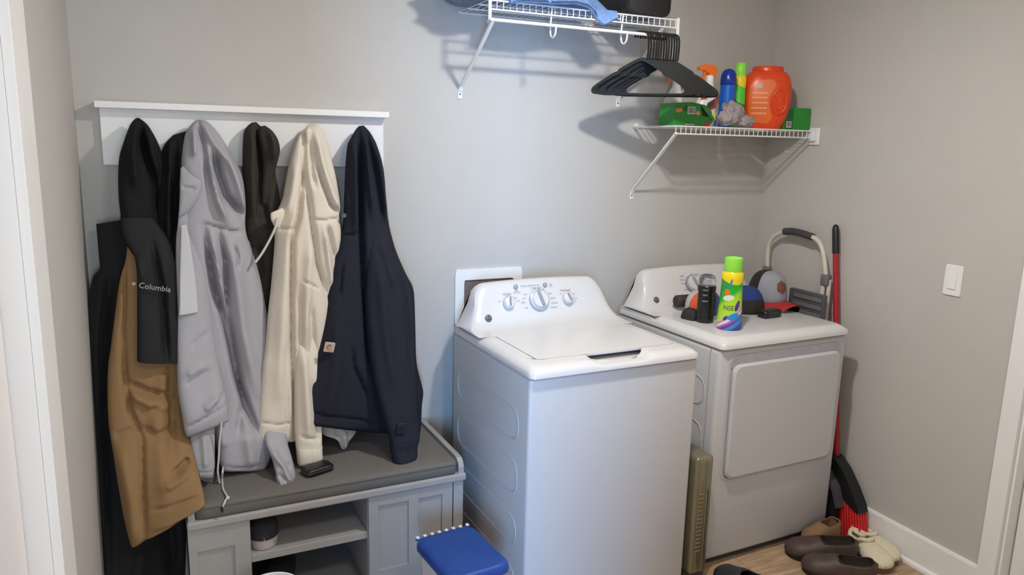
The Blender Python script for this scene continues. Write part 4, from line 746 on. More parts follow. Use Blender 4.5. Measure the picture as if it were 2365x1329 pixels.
M_white = mat('white_bottle_plastic', (232, 230, 228), .3, var=.01); M_orng = mat('orange_plastic', (238, 112, 32), .35, var=.03); M_yel = mat('yellow_print', (226, 222, 40), .5)
def sprayer(label, x, y, rz, s=1.0, art=True):
    t = thing('spray_bottle', label, 'bottle', (x, y, ZB), rz)
    ring = lambda z, rx, ry, cx=0: [(cx+rx*math.copysign(abs(math.cos(2*PI*j/32))**.75, math.cos(2*PI*j/32)), ry*math.copysign(abs(math.sin(2*PI*j/32))**.75, math.sin(2*PI*j/32)), z*s) for j in range(32)]
    MB().loft([ring(0, .046, .026), ring(.006, .05, .03), ring(.07, .05, .03), ring(.11, .043, .027, .004), ring(.145, .030, .022, .010), ring(.175, .017, .016, .014), ring(.19, .0145, .0145, .014)]).obj('bottle', M_white, t)
    MB().lathe([(.0165, .186*s), (.0175, .19*s), (.0165, .212*s), (.013, .218*s)], (.014, 0, 0), 20).obj('collar', M_white, t)
    h = MB(); h.prism([(.040, .212*s), (.044, .24*s), (.032, .258*s), (-.012, .262*s), (-.04, .252*s), (-.046, .246*s), (-.045, .236*s), (-.020, .236*s), (0, .226*s), (.004, .212*s)], (-.011, .011), MF); h.obj('spray_head', M_orng, t, False)
    MB().prism([(-.006, .236*s), (-.016, .236*s), (-.024, .21*s), (-.030, .188*s), (-.024, .188*s), (-.012, .21*s)], (-.005, .005), MF).obj('trigger', M_orng, t, False)
    if art:
        MB().prism([(-.006, .06*s), (.036, .085*s), (.040, .128*s), (.012, .11*s)], (.0292, .0306), MF).obj('red_label', mat('red_brown_label', (168, 66, 46), .5), t, False)
        MB().prism([(-.018, .068*s), (.022, .088*s), (.028, .12*s), (-.008, .1*s)], (.0304, .0312), MF).obj('dark_picture', mat('dark_picture', (66, 58, 58), .5), t, False)
        MB().prism([(-.004, .022*s), (.036, .03*s), (.038, .062*s), (.01, .038*s)], (.0292, .0306), MF).obj('yellow_label', M_yel, t, False)
        MB().prism([(-.042, .118*s), (-.012, .118*s), (-.012, .126*s), (-.038, .126*s)], (.026, .0303), MF).obj('red_lettering', M_redp, t, False)
        MB().prism([(.030, .006*s), (.042, .006*s), (.042, .05*s), (.030, .044*s)], (.0285, .03), MF).obj('blue_lettering', mat('blue_print', (70, 90, 170), .5), t, False)
    return t
sprayer('white spray bottle with an orange trigger head, red and yellow label, behind the torn carton', 1.785, -.18, -.1, 1.0)
sprayer('white spray bottle with orange head, farther back and mostly hidden by the hangers', 1.69, -.075, -.15, .98, False)
M_bluep = mat('blue_bottle_plastic', (12, 96, 200), .28, var=.03); M_bluecap = mat('dark_blue_cap', (22, 52, 150), .25, var=.03)
bb = thing('blue_bottle', 'blue bottle with a rounded dark blue cap on the lower shelf', 'bottle', (1.893, -.19, ZB))
MB().lathe([(.001, 0), (.026, 0), (.031, .006), (.0335, .05), (.0335, .11), (.032, .155), (.0315, .182)], n=32).obj('bottle', M_bluep, bb)
MB().lathe([(.0318, .180), (.0345, .184), (.0345, .205), (.032, .225), (.025, .24), (.013, .248), (.001, .25)], n=32).obj('cap', M_bluecap, bb)
MB().prism([(-.012, .08), (-.004, .072), (.005, .075), (.008, .095), (-.002, .108), (-.012, .1)], (.0315, .0335), Matrix.Rotation(-.9, 4, 'Z') @ MF).obj('gold_print', mat('dull_gold_print', (150, 130, 90), .5), bb, False)
def scent(name, label, x, y, z, s, rz, body, hgt=.29, root_s=None):
    t = thing(name, label, 'bottle', (x, y, z), rz)
    k = hgt/.29
    MB().lathe([(.001, 0), (.048*s, 0), (.051*s, .004*k), (.0505*s, .02*k), (.047*s, .06*k), (.044*s, .10*k), (.0415*s, .15*k), (.040*s, .185*k), (.042*s, .205*k), (.041*s, .228*k), (.034*s, .236*k)], n=40).obj('bottle', body, t)
    MB().lathe([(.0345*s, .232*k), (.036*s, .235*k), (.035*s, .288*k), (.033*s, .2895*k), (.031*s, .284*k), (.001, .282*k)], n=36).obj('cap', M_lime, t)
    return t
M_lime = mat('lime_green_cap', (150, 232, 78), .4, var=.03)
# printed sleeve: yellow collar, green body, sweeping purple and blue bands at the foot
def sleeve_mat(name, hgt, busy):
    m, N, L, b = mat_nodes(name, .3); tc = N.new('ShaderNodeTexCoord'); sp = N.new('ShaderNodeSeparateXYZ'); L.new(tc.outputs['Object'], sp.inputs[0])
    def math_(op, a, c=None):
        n_ = N.new('ShaderNodeMath'); n_.operation = op
        for i, v in enumerate((a, c)):
            if v is None: continue
            if isinstance(v, (int, float)): n_.inputs[i].default_value = v
            else: L.new(v, n_.inputs[i])
        return n_.outputs[0]
    ang = math_('ARCTAN2', sp.outputs[0], math_('MULTIPLY', sp.outputs[1], -1))
    zz = math_('DIVIDE', sp.outputs[2], hgt)
    wob = math_('MULTIPLY', math_('SINE', math_('ADD', math_('MULTIPLY', ang, 1.6), 1.2)), .035)
    t = math_('SUBTRACT', zz, math_('MULTIPLY', ang, .10)) if busy else math_('ADD', zz, wob)
    rp = N.new('ShaderNodeValToRGB'); rp.color_ramp.interpolation = 'EASE' if busy else 'CONSTANT'; el = rp.color_ramp.elements
    stops = ([(0, (70, 60, 150)), (.05, (50, 150, 220)), (.09, (96, 60, 150)), (.135, (176, 90, 190)), (.165, (235, 235, 225)), (.195, (214, 120, 180)), (.225, (170, 216, 120)), (.29, (176, 222, 40)), (.42, (170, 222, 40)), (.52, (40, 180, 50)), (.655, (30, 160, 60))] if busy
             else [(0, (120, 206, 60)), (.10, (86, 200, 60)), (.20, (240, 200, 40)), (.235, (86, 200, 60)), (.34, (52, 120, 40)), (.40, (86, 204, 62))])
    el[0].position = stops[0][0]; el[0].color = hexc(*stops[0][1]); el[1].position = stops[-1][0]; el[1].color = hexc(*stops[-1][1])
    for p, c in stops[1:-1]: e_ = el.new(p); e_.color = hexc(*c)
    L.new(t, rp.inputs[0])
    r2 = N.new('ShaderNodeMapRange'); L.new(math_('ADD', zz, wob), r2.inputs[0]); r2.inputs[1].default_value = .652; r2.inputs[2].default_value = .662
    mx = N.new('ShaderNodeMix'); mx.data_type = 'RGBA'; L.new(r2.outputs[0], mx.inputs[0]); L.new(rp.outputs[0], mx.inputs[6]); mx.inputs[7].default_value = hexc(244, 214, 20)
    L.new(mx.outputs[2], b.inputs['Base Color']); return m
scent('green_bottle', 'slim lime green bottle with a yellow collar between the blue bottle and the orange tub', 1.975, -.17, ZB, .66, 0, sleeve_mat('lime_sleeve_print', .28, False), .28)
# orange tub
jg = thing('orange_detergent_tub', 'large translucent orange detergent tub with a ring grip on the lower shelf', 'tub', (2.115, -.185, ZB), -.62)
M_jug = mat('orange_red_plastic', (226, 74, 28), .3, var=.04, scale=14); M_jugl = mat('orange_label', (232, 110, 50), .35, var=.06, scale=14)
def se(z, rx, ry, e=.62, cx=0): return [(cx+rx*math.copysign(abs(math.cos(2*PI*j/64))**e, math.cos(2*PI*j/64)), ry*math.copysign(abs(math.sin(2*PI*j/64))**e, math.sin(2*PI*j/64)), z) for j in range(64)]
MB().loft([se(0, .066, .052), se(.006, .074, .056), se(.04, .092, .064), se(.09, .104, .070), se(.14, .108, .073), se(.19, .105, .071), se(.225, .096, .066), se(.245, .080, .058), se(.252, .066, .052)]).obj('tub', M_jug, jg)
MB().lathe([(.062, .248), (.067, .250), (.067, .266), (.064, .271), (.001, .272)], n=40, sy=.82).obj('lid', M_jug, jg)
def on_tub(x, z, o=.0):
    rx = np.interp(z, [0, .04, .09, .14, .19, .225, .245], [.07, .092, .104, .108, .105, .096, .08]); ry = np.interp(z, [0, .04, .09, .14, .19, .225, .245], [.053, .064, .070, .073, .071, .066, .058])
    c_ = min(1, abs(x)/rx)**(1/.62); return (x, -ry*max(0, 1-c_**2)**.31-o, z)
def patch(nm, poly, m, root, o=.0012, par=None):
    P = fit(poly, 60); c_ = (sum(p[0] for p in P)/60, sum(p[1] for p in P)/60); V = []; Fc = []
    for k in range(6):
        t = k/5
        for x, z in P: V.append(on_tub(c_[0]+(x-c_[0])*t, c_[1]+(z-c_[1])*t, o+.0004*(k < 5)))
    for x, z in P: V.append(on_tub(x, z, -.003))
    for k in range(6):
        for j in range(60): Fc.append((k*60+j, k*60+(j+1) % 60, (k+1)*60+(j+1) % 60, (k+1)*60+j))
    return mesh(nm, V, Fc, m, root, True, None, 60)
patch('front_label', [(-.058, .03), (.01, .022), (.026, .05), (.012, .085), (.005, .13), (.022, .165), (.034, .19), (.02, .212), (-.05, .21), (-.078, .185), (-.08, .1), (-.074, .055)], M_jugl, jg)
M_lab2 = mat('peach_label_print', (240, 158, 112), .4, var=.08, scale=40)
for z in (.062, .085, .108, .130, .150): patch('label_lines', [(-.066, z), (-.0, z), (-.0, z+.008), (-.066, z+.008)], M_lab2, jg, .0022)
patch('small_square_label', [(-.046, .174), (-.026, .174), (-.026, .196), (-.046, .196)], mat('gray_white_label', (196, 186, 180), .5), jg, .0024)
rg = [on_tub(.052+.030*math.cos(a), .118+.052*math.sin(a), .001) for a in np.linspace(0, 2*PI, 40, endpoint=False)]
MB().tube(rg, .0062, 10, closed=True).obj('ring_grip', M_jug, jg)
MB().tube([on_tub(.052+.014*math.cos(a), .118+.034*math.sin(a), .0005) for a in np.linspace(0, 2*PI, 40, endpoint=False)], .004, 8, closed=True).obj('grip_inner_edge', M_jug, jg)
# gray cloth
gc = thing('gray_cloth', 'crumpled gray fleece cloth at the front edge of the lower shelf', 'cloth', (1.88, -.26, ZB))
M_gcl = mat('gray_fleece', (158, 148, 152), .95, var=.12, scale=60, bump=.5, bscale=200, spec=.1)
lump('cloth_fold', (1.868, -.262, ZB+.052), (.056, .036, .050), M_gcl, gc, 3, .34, 1.9, 5, .3, -.88, gc)
lump('cloth_fold', (1.93, -.27, ZB+.026), (.04, .034, .027), M_gcl, gc, 8, .34, 2.2, 4, -.2, -.85, gc)
lump('cloth_fold', (1.825, -.27, ZB+.036), (.03, .03, .034), M_gcl, gc, 12, .3, 2.2, 4, .4, -.9, gc)
c2 = thing('green_carton', 'small green carton at the right end of the lower shelf beside the wall', 'carton', (2.24, -.215, ZB), -.05)
MB().box((-.075, -.055, 0), (.066, .06, .096), .0015).obj('box', M_green, c2, False)
MB().box((-.0745, -.0562, .004), (-.03, -.0548, .092)).obj('dark_panel', M_greend, c2, False)
barcode(c2, MF @ Matrix.Translation((-.052, .022, .056)), .030, .026)
MB().box((.064, -.02, .088), (.0672, .02, .093)).obj('end_mark', M_whitep, c2, False)

# ------------------------------------------------------------ things on the dryer
def DW(du, dv, z): c, s = math.cos(DA), math.sin(DA); return (1.4949+du*c-dv*s, -0.7326+du*s+dv*c, z)
ZD = .9405
p = DW(.157, .135, ZD)
sb = scent('scent_booster_bottle', 'tall green and yellow printed bottle with a lime cap, on top of the dryer', p[0], p[1], p[2], 1.0, -.5, sleeve_mat('swirl_sleeve_print', .29, True), .283)
k = .283/.29
def rad(z): return np.interp(z, [0, .004*k, .02*k, .06*k, .1*k, .15*k, .185*k, .205*k, .228*k], [.048, .051, .0505, .047, .044, .0415, .04, .042, .041])
def bend_at(z0, a0, o=.0006):
    def f_(v):
        z = z0+v.y; r = rad(z)+o+v.z; a = a0+v.x/rad(z0); return Vector((r*math.sin(a), -r*math.cos(a), z))
    return f_
M_purp = mat('purple_print', (84, 44, 140), .4); M_skyp = mat('sky_blue_print', (36, 140, 210), .4)
text('sleeve_lettering', 'NSE', .026, None, M_purp, sb, .0004, bend=bend_at(.088, -.36), sx=.9)
def wrap_blob(nm, z0, a0, poly, m, o=.0007):
    P = fit(poly, 28); f_ = bend_at(z0, a0, o); V = [f_(Vector((0, 0, 0)))]+[f_(Vector((x*.5, y*.5, 0))) for x, y in P]+[f_(Vector((x, y, 0))) for x, y in P]
    f2 = bend_at(z0, a0, -.002); V += [f2(Vector((x, y, 0))) for x, y in P]
    Fc = [(0, 1+j, 1+(j+1) % 28) for j in range(28)]
    for r in (0, 28): Fc += [(1+r+j, 29+r+j, 29+r+(j+1) % 28, 1+r+(j+1) % 28) for j in range(28)]
    return mesh(nm, V, Fc, m, sb, True)
ell = lambda a, b_, t=0: [(a*math.cos(x)*math.cos(t)-b_*math.sin(x)*math.sin(t), a*math.cos(x)*math.sin(t)+b_*math.sin(x)*math.cos(t)) for x in np.linspace(0, 2*PI, 28, endpoint=False)]
wrap_blob('purple_droplet', .098, .42, ell(.022, .0085, 1.2), M_purp); wrap_blob('blue_petal', .055, .12, ell(.024, .013, .35), M_skyp)
wrap_blob('blue_petal', .035, .62, ell(.03, .008, .55), M_skyp); wrap_blob('white_cloud', .128, -.45, ell(.022, .011, .2), M_whitep); wrap_blob('orange_emblem', .150, -.62, ell(.011, .013, 0), M_orng)
wrap_blob('blue_flame', .188, -.30, ell(.004, .016, -.2), M_skyp); wrap_blob('purple_droplet', .048, -.55, ell(.012, .006, .8), M_purp)
p = DW(.137, .255, ZD)
bk = thing('black_canister', 'black ribbed cylinder with a clear domed cap, left of the green bottle on the dryer', 'canister', p)
MB().lathe([(.001, 0), (.033, 0), (.0355, .004), (.036, .03), (.0345, .034), (.0345, .125), (.036, .130), (.037, .140), (.0365, .150), (.034, .153)], n=36).obj('canister', mat('black_gloss_plastic', (26, 26, 27), .25, var=.1), bk)
m_cl = mat('clear_plastic', (225, 228, 230), .06, var=.005, trans=.92, spec=.5)
MB().lathe([(.0335, .151), (.0345, .156), (.034, .175), (.029, .190), (.017, .198), (.001, .2)], n=32).obj('dome_cap', m_cl, bk)
for z, w_ in ((.135, .018), (.115, .016), (.09, .02)): MB().box((-.03, -.0372, z), (-.03+w_, -.024, z+.005)).xf(Matrix.Rotation(-.2, 4, 'Z')).obj('pale_print', mat('pale_gray_print', (120, 120, 122), .5), bk, False)
p = DW(.195, .455, ZD+.043)
bt = thing('brown_tube', 'short dark brown cylinder lying at the left on the dryer', 'tube', p, .0)
MB().lathe([(.001, -.045), (.024, -.045), (.027, -.041), (.027, .04), (.024, .045), (.001, .045)], n=28).xf(Matrix.Rotation(PI/2, 4, 'Y')).obj('tube', mat('dark_brown_leather', (56, 44, 42), .6, var=.12, scale=40), bt)
# hats
def crown(root, m, R_, H_, c, M, name='crown', panels=6, a0=0, a1=2*PI, m2=None, dent=0, parent=None):
    n, k_ = 48, 14; V = []; Fc = []
    for s in (0, 1):
        for i in range(k_+1):
            t = i/k_; e_ = max(.02, math.cos(t*PI/2)**.62); z = H_*math.sin(t*PI/2)**.9
            for j in range(n+1):
                a = a0+(a1-a0)*j/n; r = R_*e_*(1-.012*abs(math.cos(panels*a/2))**8)-.0025*s
                V.append((r*math.cos(a)*1.08, r*math.sin(a), z-.0025*s-dent*max(0, t-.6)))
    N0 = (k_+1)*(n+1)
    for i in range(k_):
        for j in range(n):
            a = i*(n+1)+j; Fc += [(a, a+1, a+n+2, a+n+1), (N0+a, N0+a+n+1, N0+a+n+2, N0+a+1)]
    for j in range(n): Fc.append((j, N0+j, N0+j+1, j+1)); a = k_*(n+1)+j; Fc.append((a, a+1, N0+a+1, N0+a))
    for i in range(k_):
        for j in (0, n): a = i*(n+1)+j; Fc.append((a, a+n+1, N0+a+n+1, N0+a))
    return mesh(name, [M @ Vector(v) for v in V], Fc, m, root, True, None, 70)
def brim(root, m, m_under, R_, M, ln=.07, curve=.022):
    n, k_ = 32, 8; V = []; Fc = []
    for s in (0, 1):
        for i in range(k_+1):
            for j in range(n+1):
                a = -1.12+2.24*j/n; r = R_*1.0+(ln*(math.cos(a*.95)**.55))*i/k_; y = r*math.sin(a); x = r*math.cos(a)*1.08
                V.append((x, y, .004-curve*(y/R_)**2*(i/k_+.25)-.0035*s))
    N0 = (k_+1)*(n+1)
    T = [v for v in V]; F1 = []; F2 = []
    for i in range(k_):
        for j in range(n):
            a = i*(n+1)+j; F1.append((a, a+1, a+n+2, a+n+1)); F2.append((N0+a, N0+a+n+1, N0+a+n+2, N0+a+1))
    for j in range(n): a = k_*(n+1)+j; F1.append((a, a+1, N0+a+1, N0+a)); F1.append((j, N0+j, N0+j+1, j+1))
    W_ = [M @ Vector(v) for v in V]
    mesh('brim', W_, F1, m, root, True, None, 70); mesh('brim_underside', W_, F2, m_under, root, True, None, 70)
p = DW(.605, .385, ZD)
g1 = thing('baseball_cap', 'gray cap with a brown leather patch and red brim on the dryer', 'cap', p)
M_gcap = mat('gray_cap_cloth', (150, 152, 160), .9, var=.06, scale=300, bump=.3); M_mesh = mat('dark_cap_mesh', (42, 38, 37), .9, var=.4, scale=500, bump=.5, bscale=500); M_redc = mat('red_cap_cloth', (172, 40, 38), .85)
Mc = Matrix.Translation((0, 0, .038)) @ Matrix.Rotation(-1.42, 4, 'Z') @ Matrix.Rotation(.05, 4, 'Y')
crown(g1, M_gcap, .082, .128, 0, Mc, 'front_crown', 6, -1.5, 1.5); crown(g1, M_mesh, .082, .128, 0, Mc, 'mesh_back', 6, 1.5, 2*PI-1.5)
brim(g1, M_redc, M_black, .082, Mc, .06, .034)
hexa = [(.030*math.cos(PI/3*i+.5), .028*math.sin(PI/3*i+.5)) for i in range(6)]
V = []; Hf = fit(hexa, 36)
def on_crown(a, z, o):
    t = math.asin(min(1, (z/.128)**(1/.9)))/(PI/2); r = .082*max(.02, math.cos(t*PI/2)**.62)+o; return Mc @ Vector((r*math.cos(a)*1.08, r*math.sin(a), z))
for t in (0, .35, .7, 1): V += [on_crown(-.12+x*t/.08, .070+y*t, .0022) for x, y in Hf]
V += [on_crown(-.12+x/.08, .070+y, -.002) for x, y in Hf]
mesh('leather_patch', V, [(r*36+j, r*36+(j+1) % 36, (r+1)*36+(j+1) % 36, (r+1)*36+j) for r in range(4) for j in range(36)], mat('brown_leather_patch', (118, 76, 56), .6, var=.12, scale=80), g1, True, None, 60)
p = DW(.452, .365, ZD)
g2 = thing('baseball_cap', 'blue cap with black mesh back, lying behind the green bottle on the dryer', 'cap', p)
M_blc = mat('navy_blue_cap_cloth', (32, 58, 118), .9, var=.1, scale=300, bump=.3)
Mb = Matrix.Translation((0, 0, .0035)) @ Matrix.Rotation(.75, 4, 'Z')
crown(g2, M_blc, .086, .104, 0, Mb, 'crown', 6); crown(g2, M_mesh, .0885, .094, 0, Mb, 'mesh_back', 6, 2.0, 2*PI-1.55)
brim(g2, M_blc, M_black, .084, Matrix.Translation((0, 0, .012)) @ Mb, .04, .004)
MB().lathe([(.001, 0), (.006, 0), (.007, .003), (.004, .006), (.001, .007)], (0, 0, .105), 14).obj('top_button', M_blc, g2)
p = DW(.200, .335, ZD)
g3 = thing('baseball_cap', 'cap with orange, white and blue panels resting behind the black canister', 'cap', p)
Mg = Matrix.Translation((-.002, .0, .026)) @ Matrix.Rotation(3.6, 4, 'Z') @ Matrix.Rotation(.2, 4, 'Y')
M_or2 = mat('orange_cap_cloth', (214, 92, 50), .85); M_wh2 = mat('pale_cap_cloth', (196, 182, 176), .85, var=.08, scale=60); M_bl2 = mat('steel_blue_cap_cloth', (72, 88, 130), .85); M_lb2 = mat('pale_blue_trim', (150, 196, 216), .8)
for (a, c_, m_) in ((-1.8, -.6, M_wh2), (-.6, -.45, M_lb2), (-.45, .15, M_or2), (.15, .3, M_lb2), (.3, 1.3, M_bl2), (1.3, 2*PI-1.8, M_bl2)): crown(g3, m_, .076, .088, 0, Mg, 'cap_panel', 6, a, c_)
p = DW(.115, .315, ZD)
bx3 = thing('black_strap_clip', 'black folded strap with a gray buckle at the left of the black canister', 'strap', p, .3)
MB().loft([[(x, y, z) for x, y in fit(rrect(-.03+o, -.036+o, .03-o, .036-o, .014), 32)] for o, z in ((.002, 0), (0, .006), (.004, .03), (.012, .042), (.022, .046))]).obj('strap_bundle', mat('charcoal_webbing', (40, 39, 41), .8, var=.2, scale=80, bump=.4), bx3)
MB().box((-.012, -.052, .002), (.026, -.034, .012), .003).obj('buckle', mat('dark_gray_buckle', (72, 72, 76), .4), bx3, False)
p = DW(.462, .222, ZD)
bx4 = thing('black_pouch', 'small flat black pouch in front of the caps on the dryer', 'pouch', p, .1)
MB().loft([[(x, y, z) for x, y in fit(rrect(-.052+o, -.026+o, .052-o, .026-o, .012), 36)] for o, z in ((.003, 0), (0, .004), (0, .026), (.004, .032), (.014, .034))]).obj('pouch', M_black, bx4)
MB().box((-.03, -.0268, .018), (.02, -.0255, .026)).obj('pouch_flap', mat('dark_olive_webbing', (58, 58, 50), .8), bx4, False)

# ------------------------------------------------------------ between dryer and right wall
M_creamt = mat('cream_painted_tube', (214, 206, 192), .35, var=.02); M_grip = mat('dark_gray_foam', (66, 66, 68), .8, bump=.3); M_joint = mat('gray_joint_plastic', (112, 110, 112), .45)
ct = thing('folding_cart', 'folding hand cart with a cream tubular handle behind the dryer, against the right wall', 'cart', (2.262, -.33, 0))
XC = 2.262
hp = [(2.262,-0.1374,1.0663),(2.262,-0.1314,1.1393),(2.262,-0.1338,1.19),(2.262,-0.1548,1.2281),(2.262,-0.1937,1.2534),(2.262,-0.2306,1.266)]; gp = [(2.262,-0.2252,1.2653),(2.262,-0.2782,1.2715),(2.262,-0.3362,1.2685),(2.262,-0.3956,1.26)]; hq = [(2.262,-0.3905,1.2613),(2.262,-0.4296,1.2469),(2.262,-0.4556,1.2156),(2.262,-0.4737,1.1701),(2.262,-0.4943,1.0865)]
for h_ in (hp, hq): MB().tube(h_, .0108, 12, smooth=5).obj('handle_tube', M_creamt, ct, True, ct)
MB().tube(gp, .0165, 14, smooth=5).obj('foam_grip', M_grip, ct, True, ct)
jl, jr = Vector(hp[0]), Vector(hq[-1])
for j in (jl, jr): MB().box((XC-.018, j.y-.020, j.z-.03), (XC+.016, j.y+.020, j.z+.022), .009).obj('joint', M_joint, ct, True, ct)
for j in (jl, jr):
    MB().tube([(XC-.002, j.y+.012, j.z), (XC-.002, j.y+.012, .12)], .0105, 10).obj('frame_tube', M_creamt, ct, True, ct)
    MB().tube([(XC+.006, j.y-.014, j.z), (XC+.006, j.y-.014, .12)], .0095, 10).obj('frame_tube', M_creamt, ct, True, ct)
for y in (jl.y, jr.y):
    MB().lathe([(.001, -.014), (.052, -.014), (.06, -.008), (.06, .008), (.052, .014), (.001, .014)], n=28).xf(Matrix.Translation((XC-.01, y, .0605)) @ Matrix.Rotation(PI/2, 4, 'Y')).obj('wheel', M_black, ct, True, ct)
MB().box((XC-.03, jr.y, .1), (XC+.02, jl.y, .14), .006).obj('axle_bar', M_joint, ct, True, ct)
gb = thing('gray_crate', 'gray ribbed folded crate held upright beside the cart handle behind the dryer', 'crate', (2.216, -.42, .62))
MB().box((-.012, -.125, 0), (.012, .075, .405), .004).obj('panel', mat('dark_gray_crate_plastic', (84, 84, 88), .5), gb, False)
for z in (.30, .335, .37): MB().box((-.017, -.115, z), (-.011, .045, z+.018), .002).obj('rib', M_joint, gb, False)

M_redh = mat('red_painted_handle', (170, 34, 40), .35, var=.03)
bs = thing('broom', 'broom with a red handle, black grip and red bristles in the corner by the dryer', 'broom', (2.255, -.78, 0))
top = Vector((2.285,-0.494,1.3264)); low = Vector((2.262,-0.6537,0.3099))
dv_ = (low-top).normalized(); g0 = top+dv_*.125
MB().tube([tuple(g0), tuple(low)], .0125, 12).obj('handle', M_redh, bs, True, bs)
MB().tube([tuple(top), tuple(top+dv_*.006), tuple(top+dv_*.02), tuple(g0)], [.006, .011, .0145, .0150], 14).obj('grip', M_black, bs, True, bs)
# broom head slopes down towards the room; bristles in rows
hd = [(-.600, .330), (-.630, .338), (-.675, .325), (-.720, .290), (-.775, .225), (-.815, .165), (-.826, .135), (-.806, .135), (-.75, .16), (-.70, .20), (-.64, .25), (-.605, .290)]
MX = Matrix(((0, 0, 1, 0), (1, 0, 0, 0), (0, 1, 0, 0), (0, 0, 0, 1)))
HB = MB().prism(hd, (2.225, 2.282), MX).obj('head', M_black, bs, False, bs)
M_bris = mat('red_bristle', (214, 40, 40), .6, var=.1)
B = MB()
for i in range(9):
    for j in range(4):
        y = -.700-.0145*i; x = 2.232+.0145*j; zt = np.interp(-y, [.69, .75, .81, .83], [.205, .165, .14, .14]); B.tube([(x, y, zt), (x-.004, y-.028-.0012*i, .004)], [.0048, .0058], 6)
B.obj('bristles', M_bris, bs, True, bs)['kind'] = 'stuff'
dpn = thing('dustpan', 'black upright dustpan with a red handle standing beside the broom', 'dustpan', (2.21, -.66, 0))
MB().prism([(-.565, .0), (-.742, .0), (-.745, .03), (-.728, .14), (-.69, .215), (-.65, .245), (-.60, .25), (-.565, .24)], (2.188, 2.222), MX).obj('pan', M_black, dpn, False, dpn)
MB().prism([(-.57, .235), (-.60, .262), (-.66, .25), (-.71, .20), (-.742, .13), (-.752, .135), (-.72, .215), (-.665, .27), (-.60, .283), (-.57, .262)], (2.184, 2.228), MX).obj('pan_rim', M_grip, dpn, False, dpn)
MB().tube([(2.206, -.585, .24), (2.206, -.552, .62)], .0105, 10).obj('handle', M_redh, dpn, True, dpn)

# ------------------------------------------------------------ heater between washer and dryer
M_olive = mat('olive_metallic_enamel', (138, 132, 108), .28, metal=.5, var=.05, scale=20)
ht = thing('portable_heater', 'olive gold upright radiator heater in the gap between the washing machine and the dryer', 'heater', (1.415, -.60, 0), .03)
MB().box((-.044, -.19, .03), (.040, .22, .51), .016).obj('casing', M_olive, ht)
for x in (-.030, .006): MB().box((x, -.194, .04), (x+.022, -.188, .495), .003).obj('front_rib', M_olive, ht)
lv = MB().box((0, -.1985, 0), (.024, -.1915, .0065), .002).obj('louver', M_olive, ht); lv.location = (-.0315, 0, .13)
for i in range(1, 15): o = lv.copy(); col.objects.link(o); o.location = (-.0315, 0, .13+i*.0165)
MB().box((.012, -.197, .1), (.0145, -.191, .38)).obj('slot', M_gap, ht, False)
MB().box((-.04, -.18, 0), (.036, -.12, .031), .004).box((-.04, .15, 0), (.036, .21, .031), .004).obj('feet', M_gap, ht, False)

# ------------------------------------------------------------ blue-lidded bin
tb = thing('pet_food_bin', 'pale plastic bin with a blue hinged lid in front of the bench', 'bin', (.440, -.80, 0), .10)
M_blid = mat('blue_lid_plastic', (30, 68, 142), .42, var=.08, scale=14, bump=.08, bscale=60); M_bin = mat('pale_bin_plastic', (206, 206, 204), .4, var=.02)
n = 64; rr = lambda hw, hd_, z, r=.03: [(x, y, z) for x, y in fit(rrect(-hw, -hd_, hw, hd_, r), n)]
MB().loft([rr(.084, .115, 0), rr(.088, .119, .01), rr(.098, .131, 0.3250), rr(.098, .131, 0.3320)]).obj('body', M_bin, tb)
MB().loft([rr(.104, .137, 0.3180), rr(.107, .140, 0.3220), rr(.107, .140, 0.3380), rr(.104, .137, 0.3480), rr(.096, .129, 0.3540), rr(.085, .118, 0.3525), rr(.075, .11, 0.3540), rr(.03, .06, 0.3570)]).obj('lid', M_blid, tb)
hg = MB().box((-.0055, .136, .346), (.0055, .148, .3535), .0012).obj('hinge_tab', M_whitep, tb); hg.location = (-.092, 0, 0)
for i in range(1, 8): o = hg.copy(); col.objects.link(o); o.location = (-.092+i*.0263, 0, 0)
MB().tube([(-.1, .138, .346), (.1, .138, .346)], .0042, 8).obj('hinge_rod', M_blid, tb)

# ------------------------------------------------------------ bowl rim and shoes by the bench
wb = thing('white_bucket', 'white round bucket rim at the bottom edge of the picture before the bench', 'bucket', (-0.1312, -0.6541, 0))
MB().lathe([(.001, .004), (.058, .004), (.060, .002), (.062, 0), (.064, .01), (.082, .262), (.086, .264), (.088, .270), (.086, .276), (.081, .274), (.079, .262), (.0605, .012), (.001, .010)], n=48).obj('bucket', M_white, wb)
MB().tube([(.089*math.cos(a), .089*math.sin(a), .25-.09*math.sin(a)) for a in np.linspace(PI, 2*PI, 24)][::1] and [(.088*math.cos(a), -.088*math.sin(a)*.97-.004, .245-.1*math.sin(a)) for a in np.linspace(0, PI, 24)], .0022, 6).obj('wire_handle', M_metal, wb)

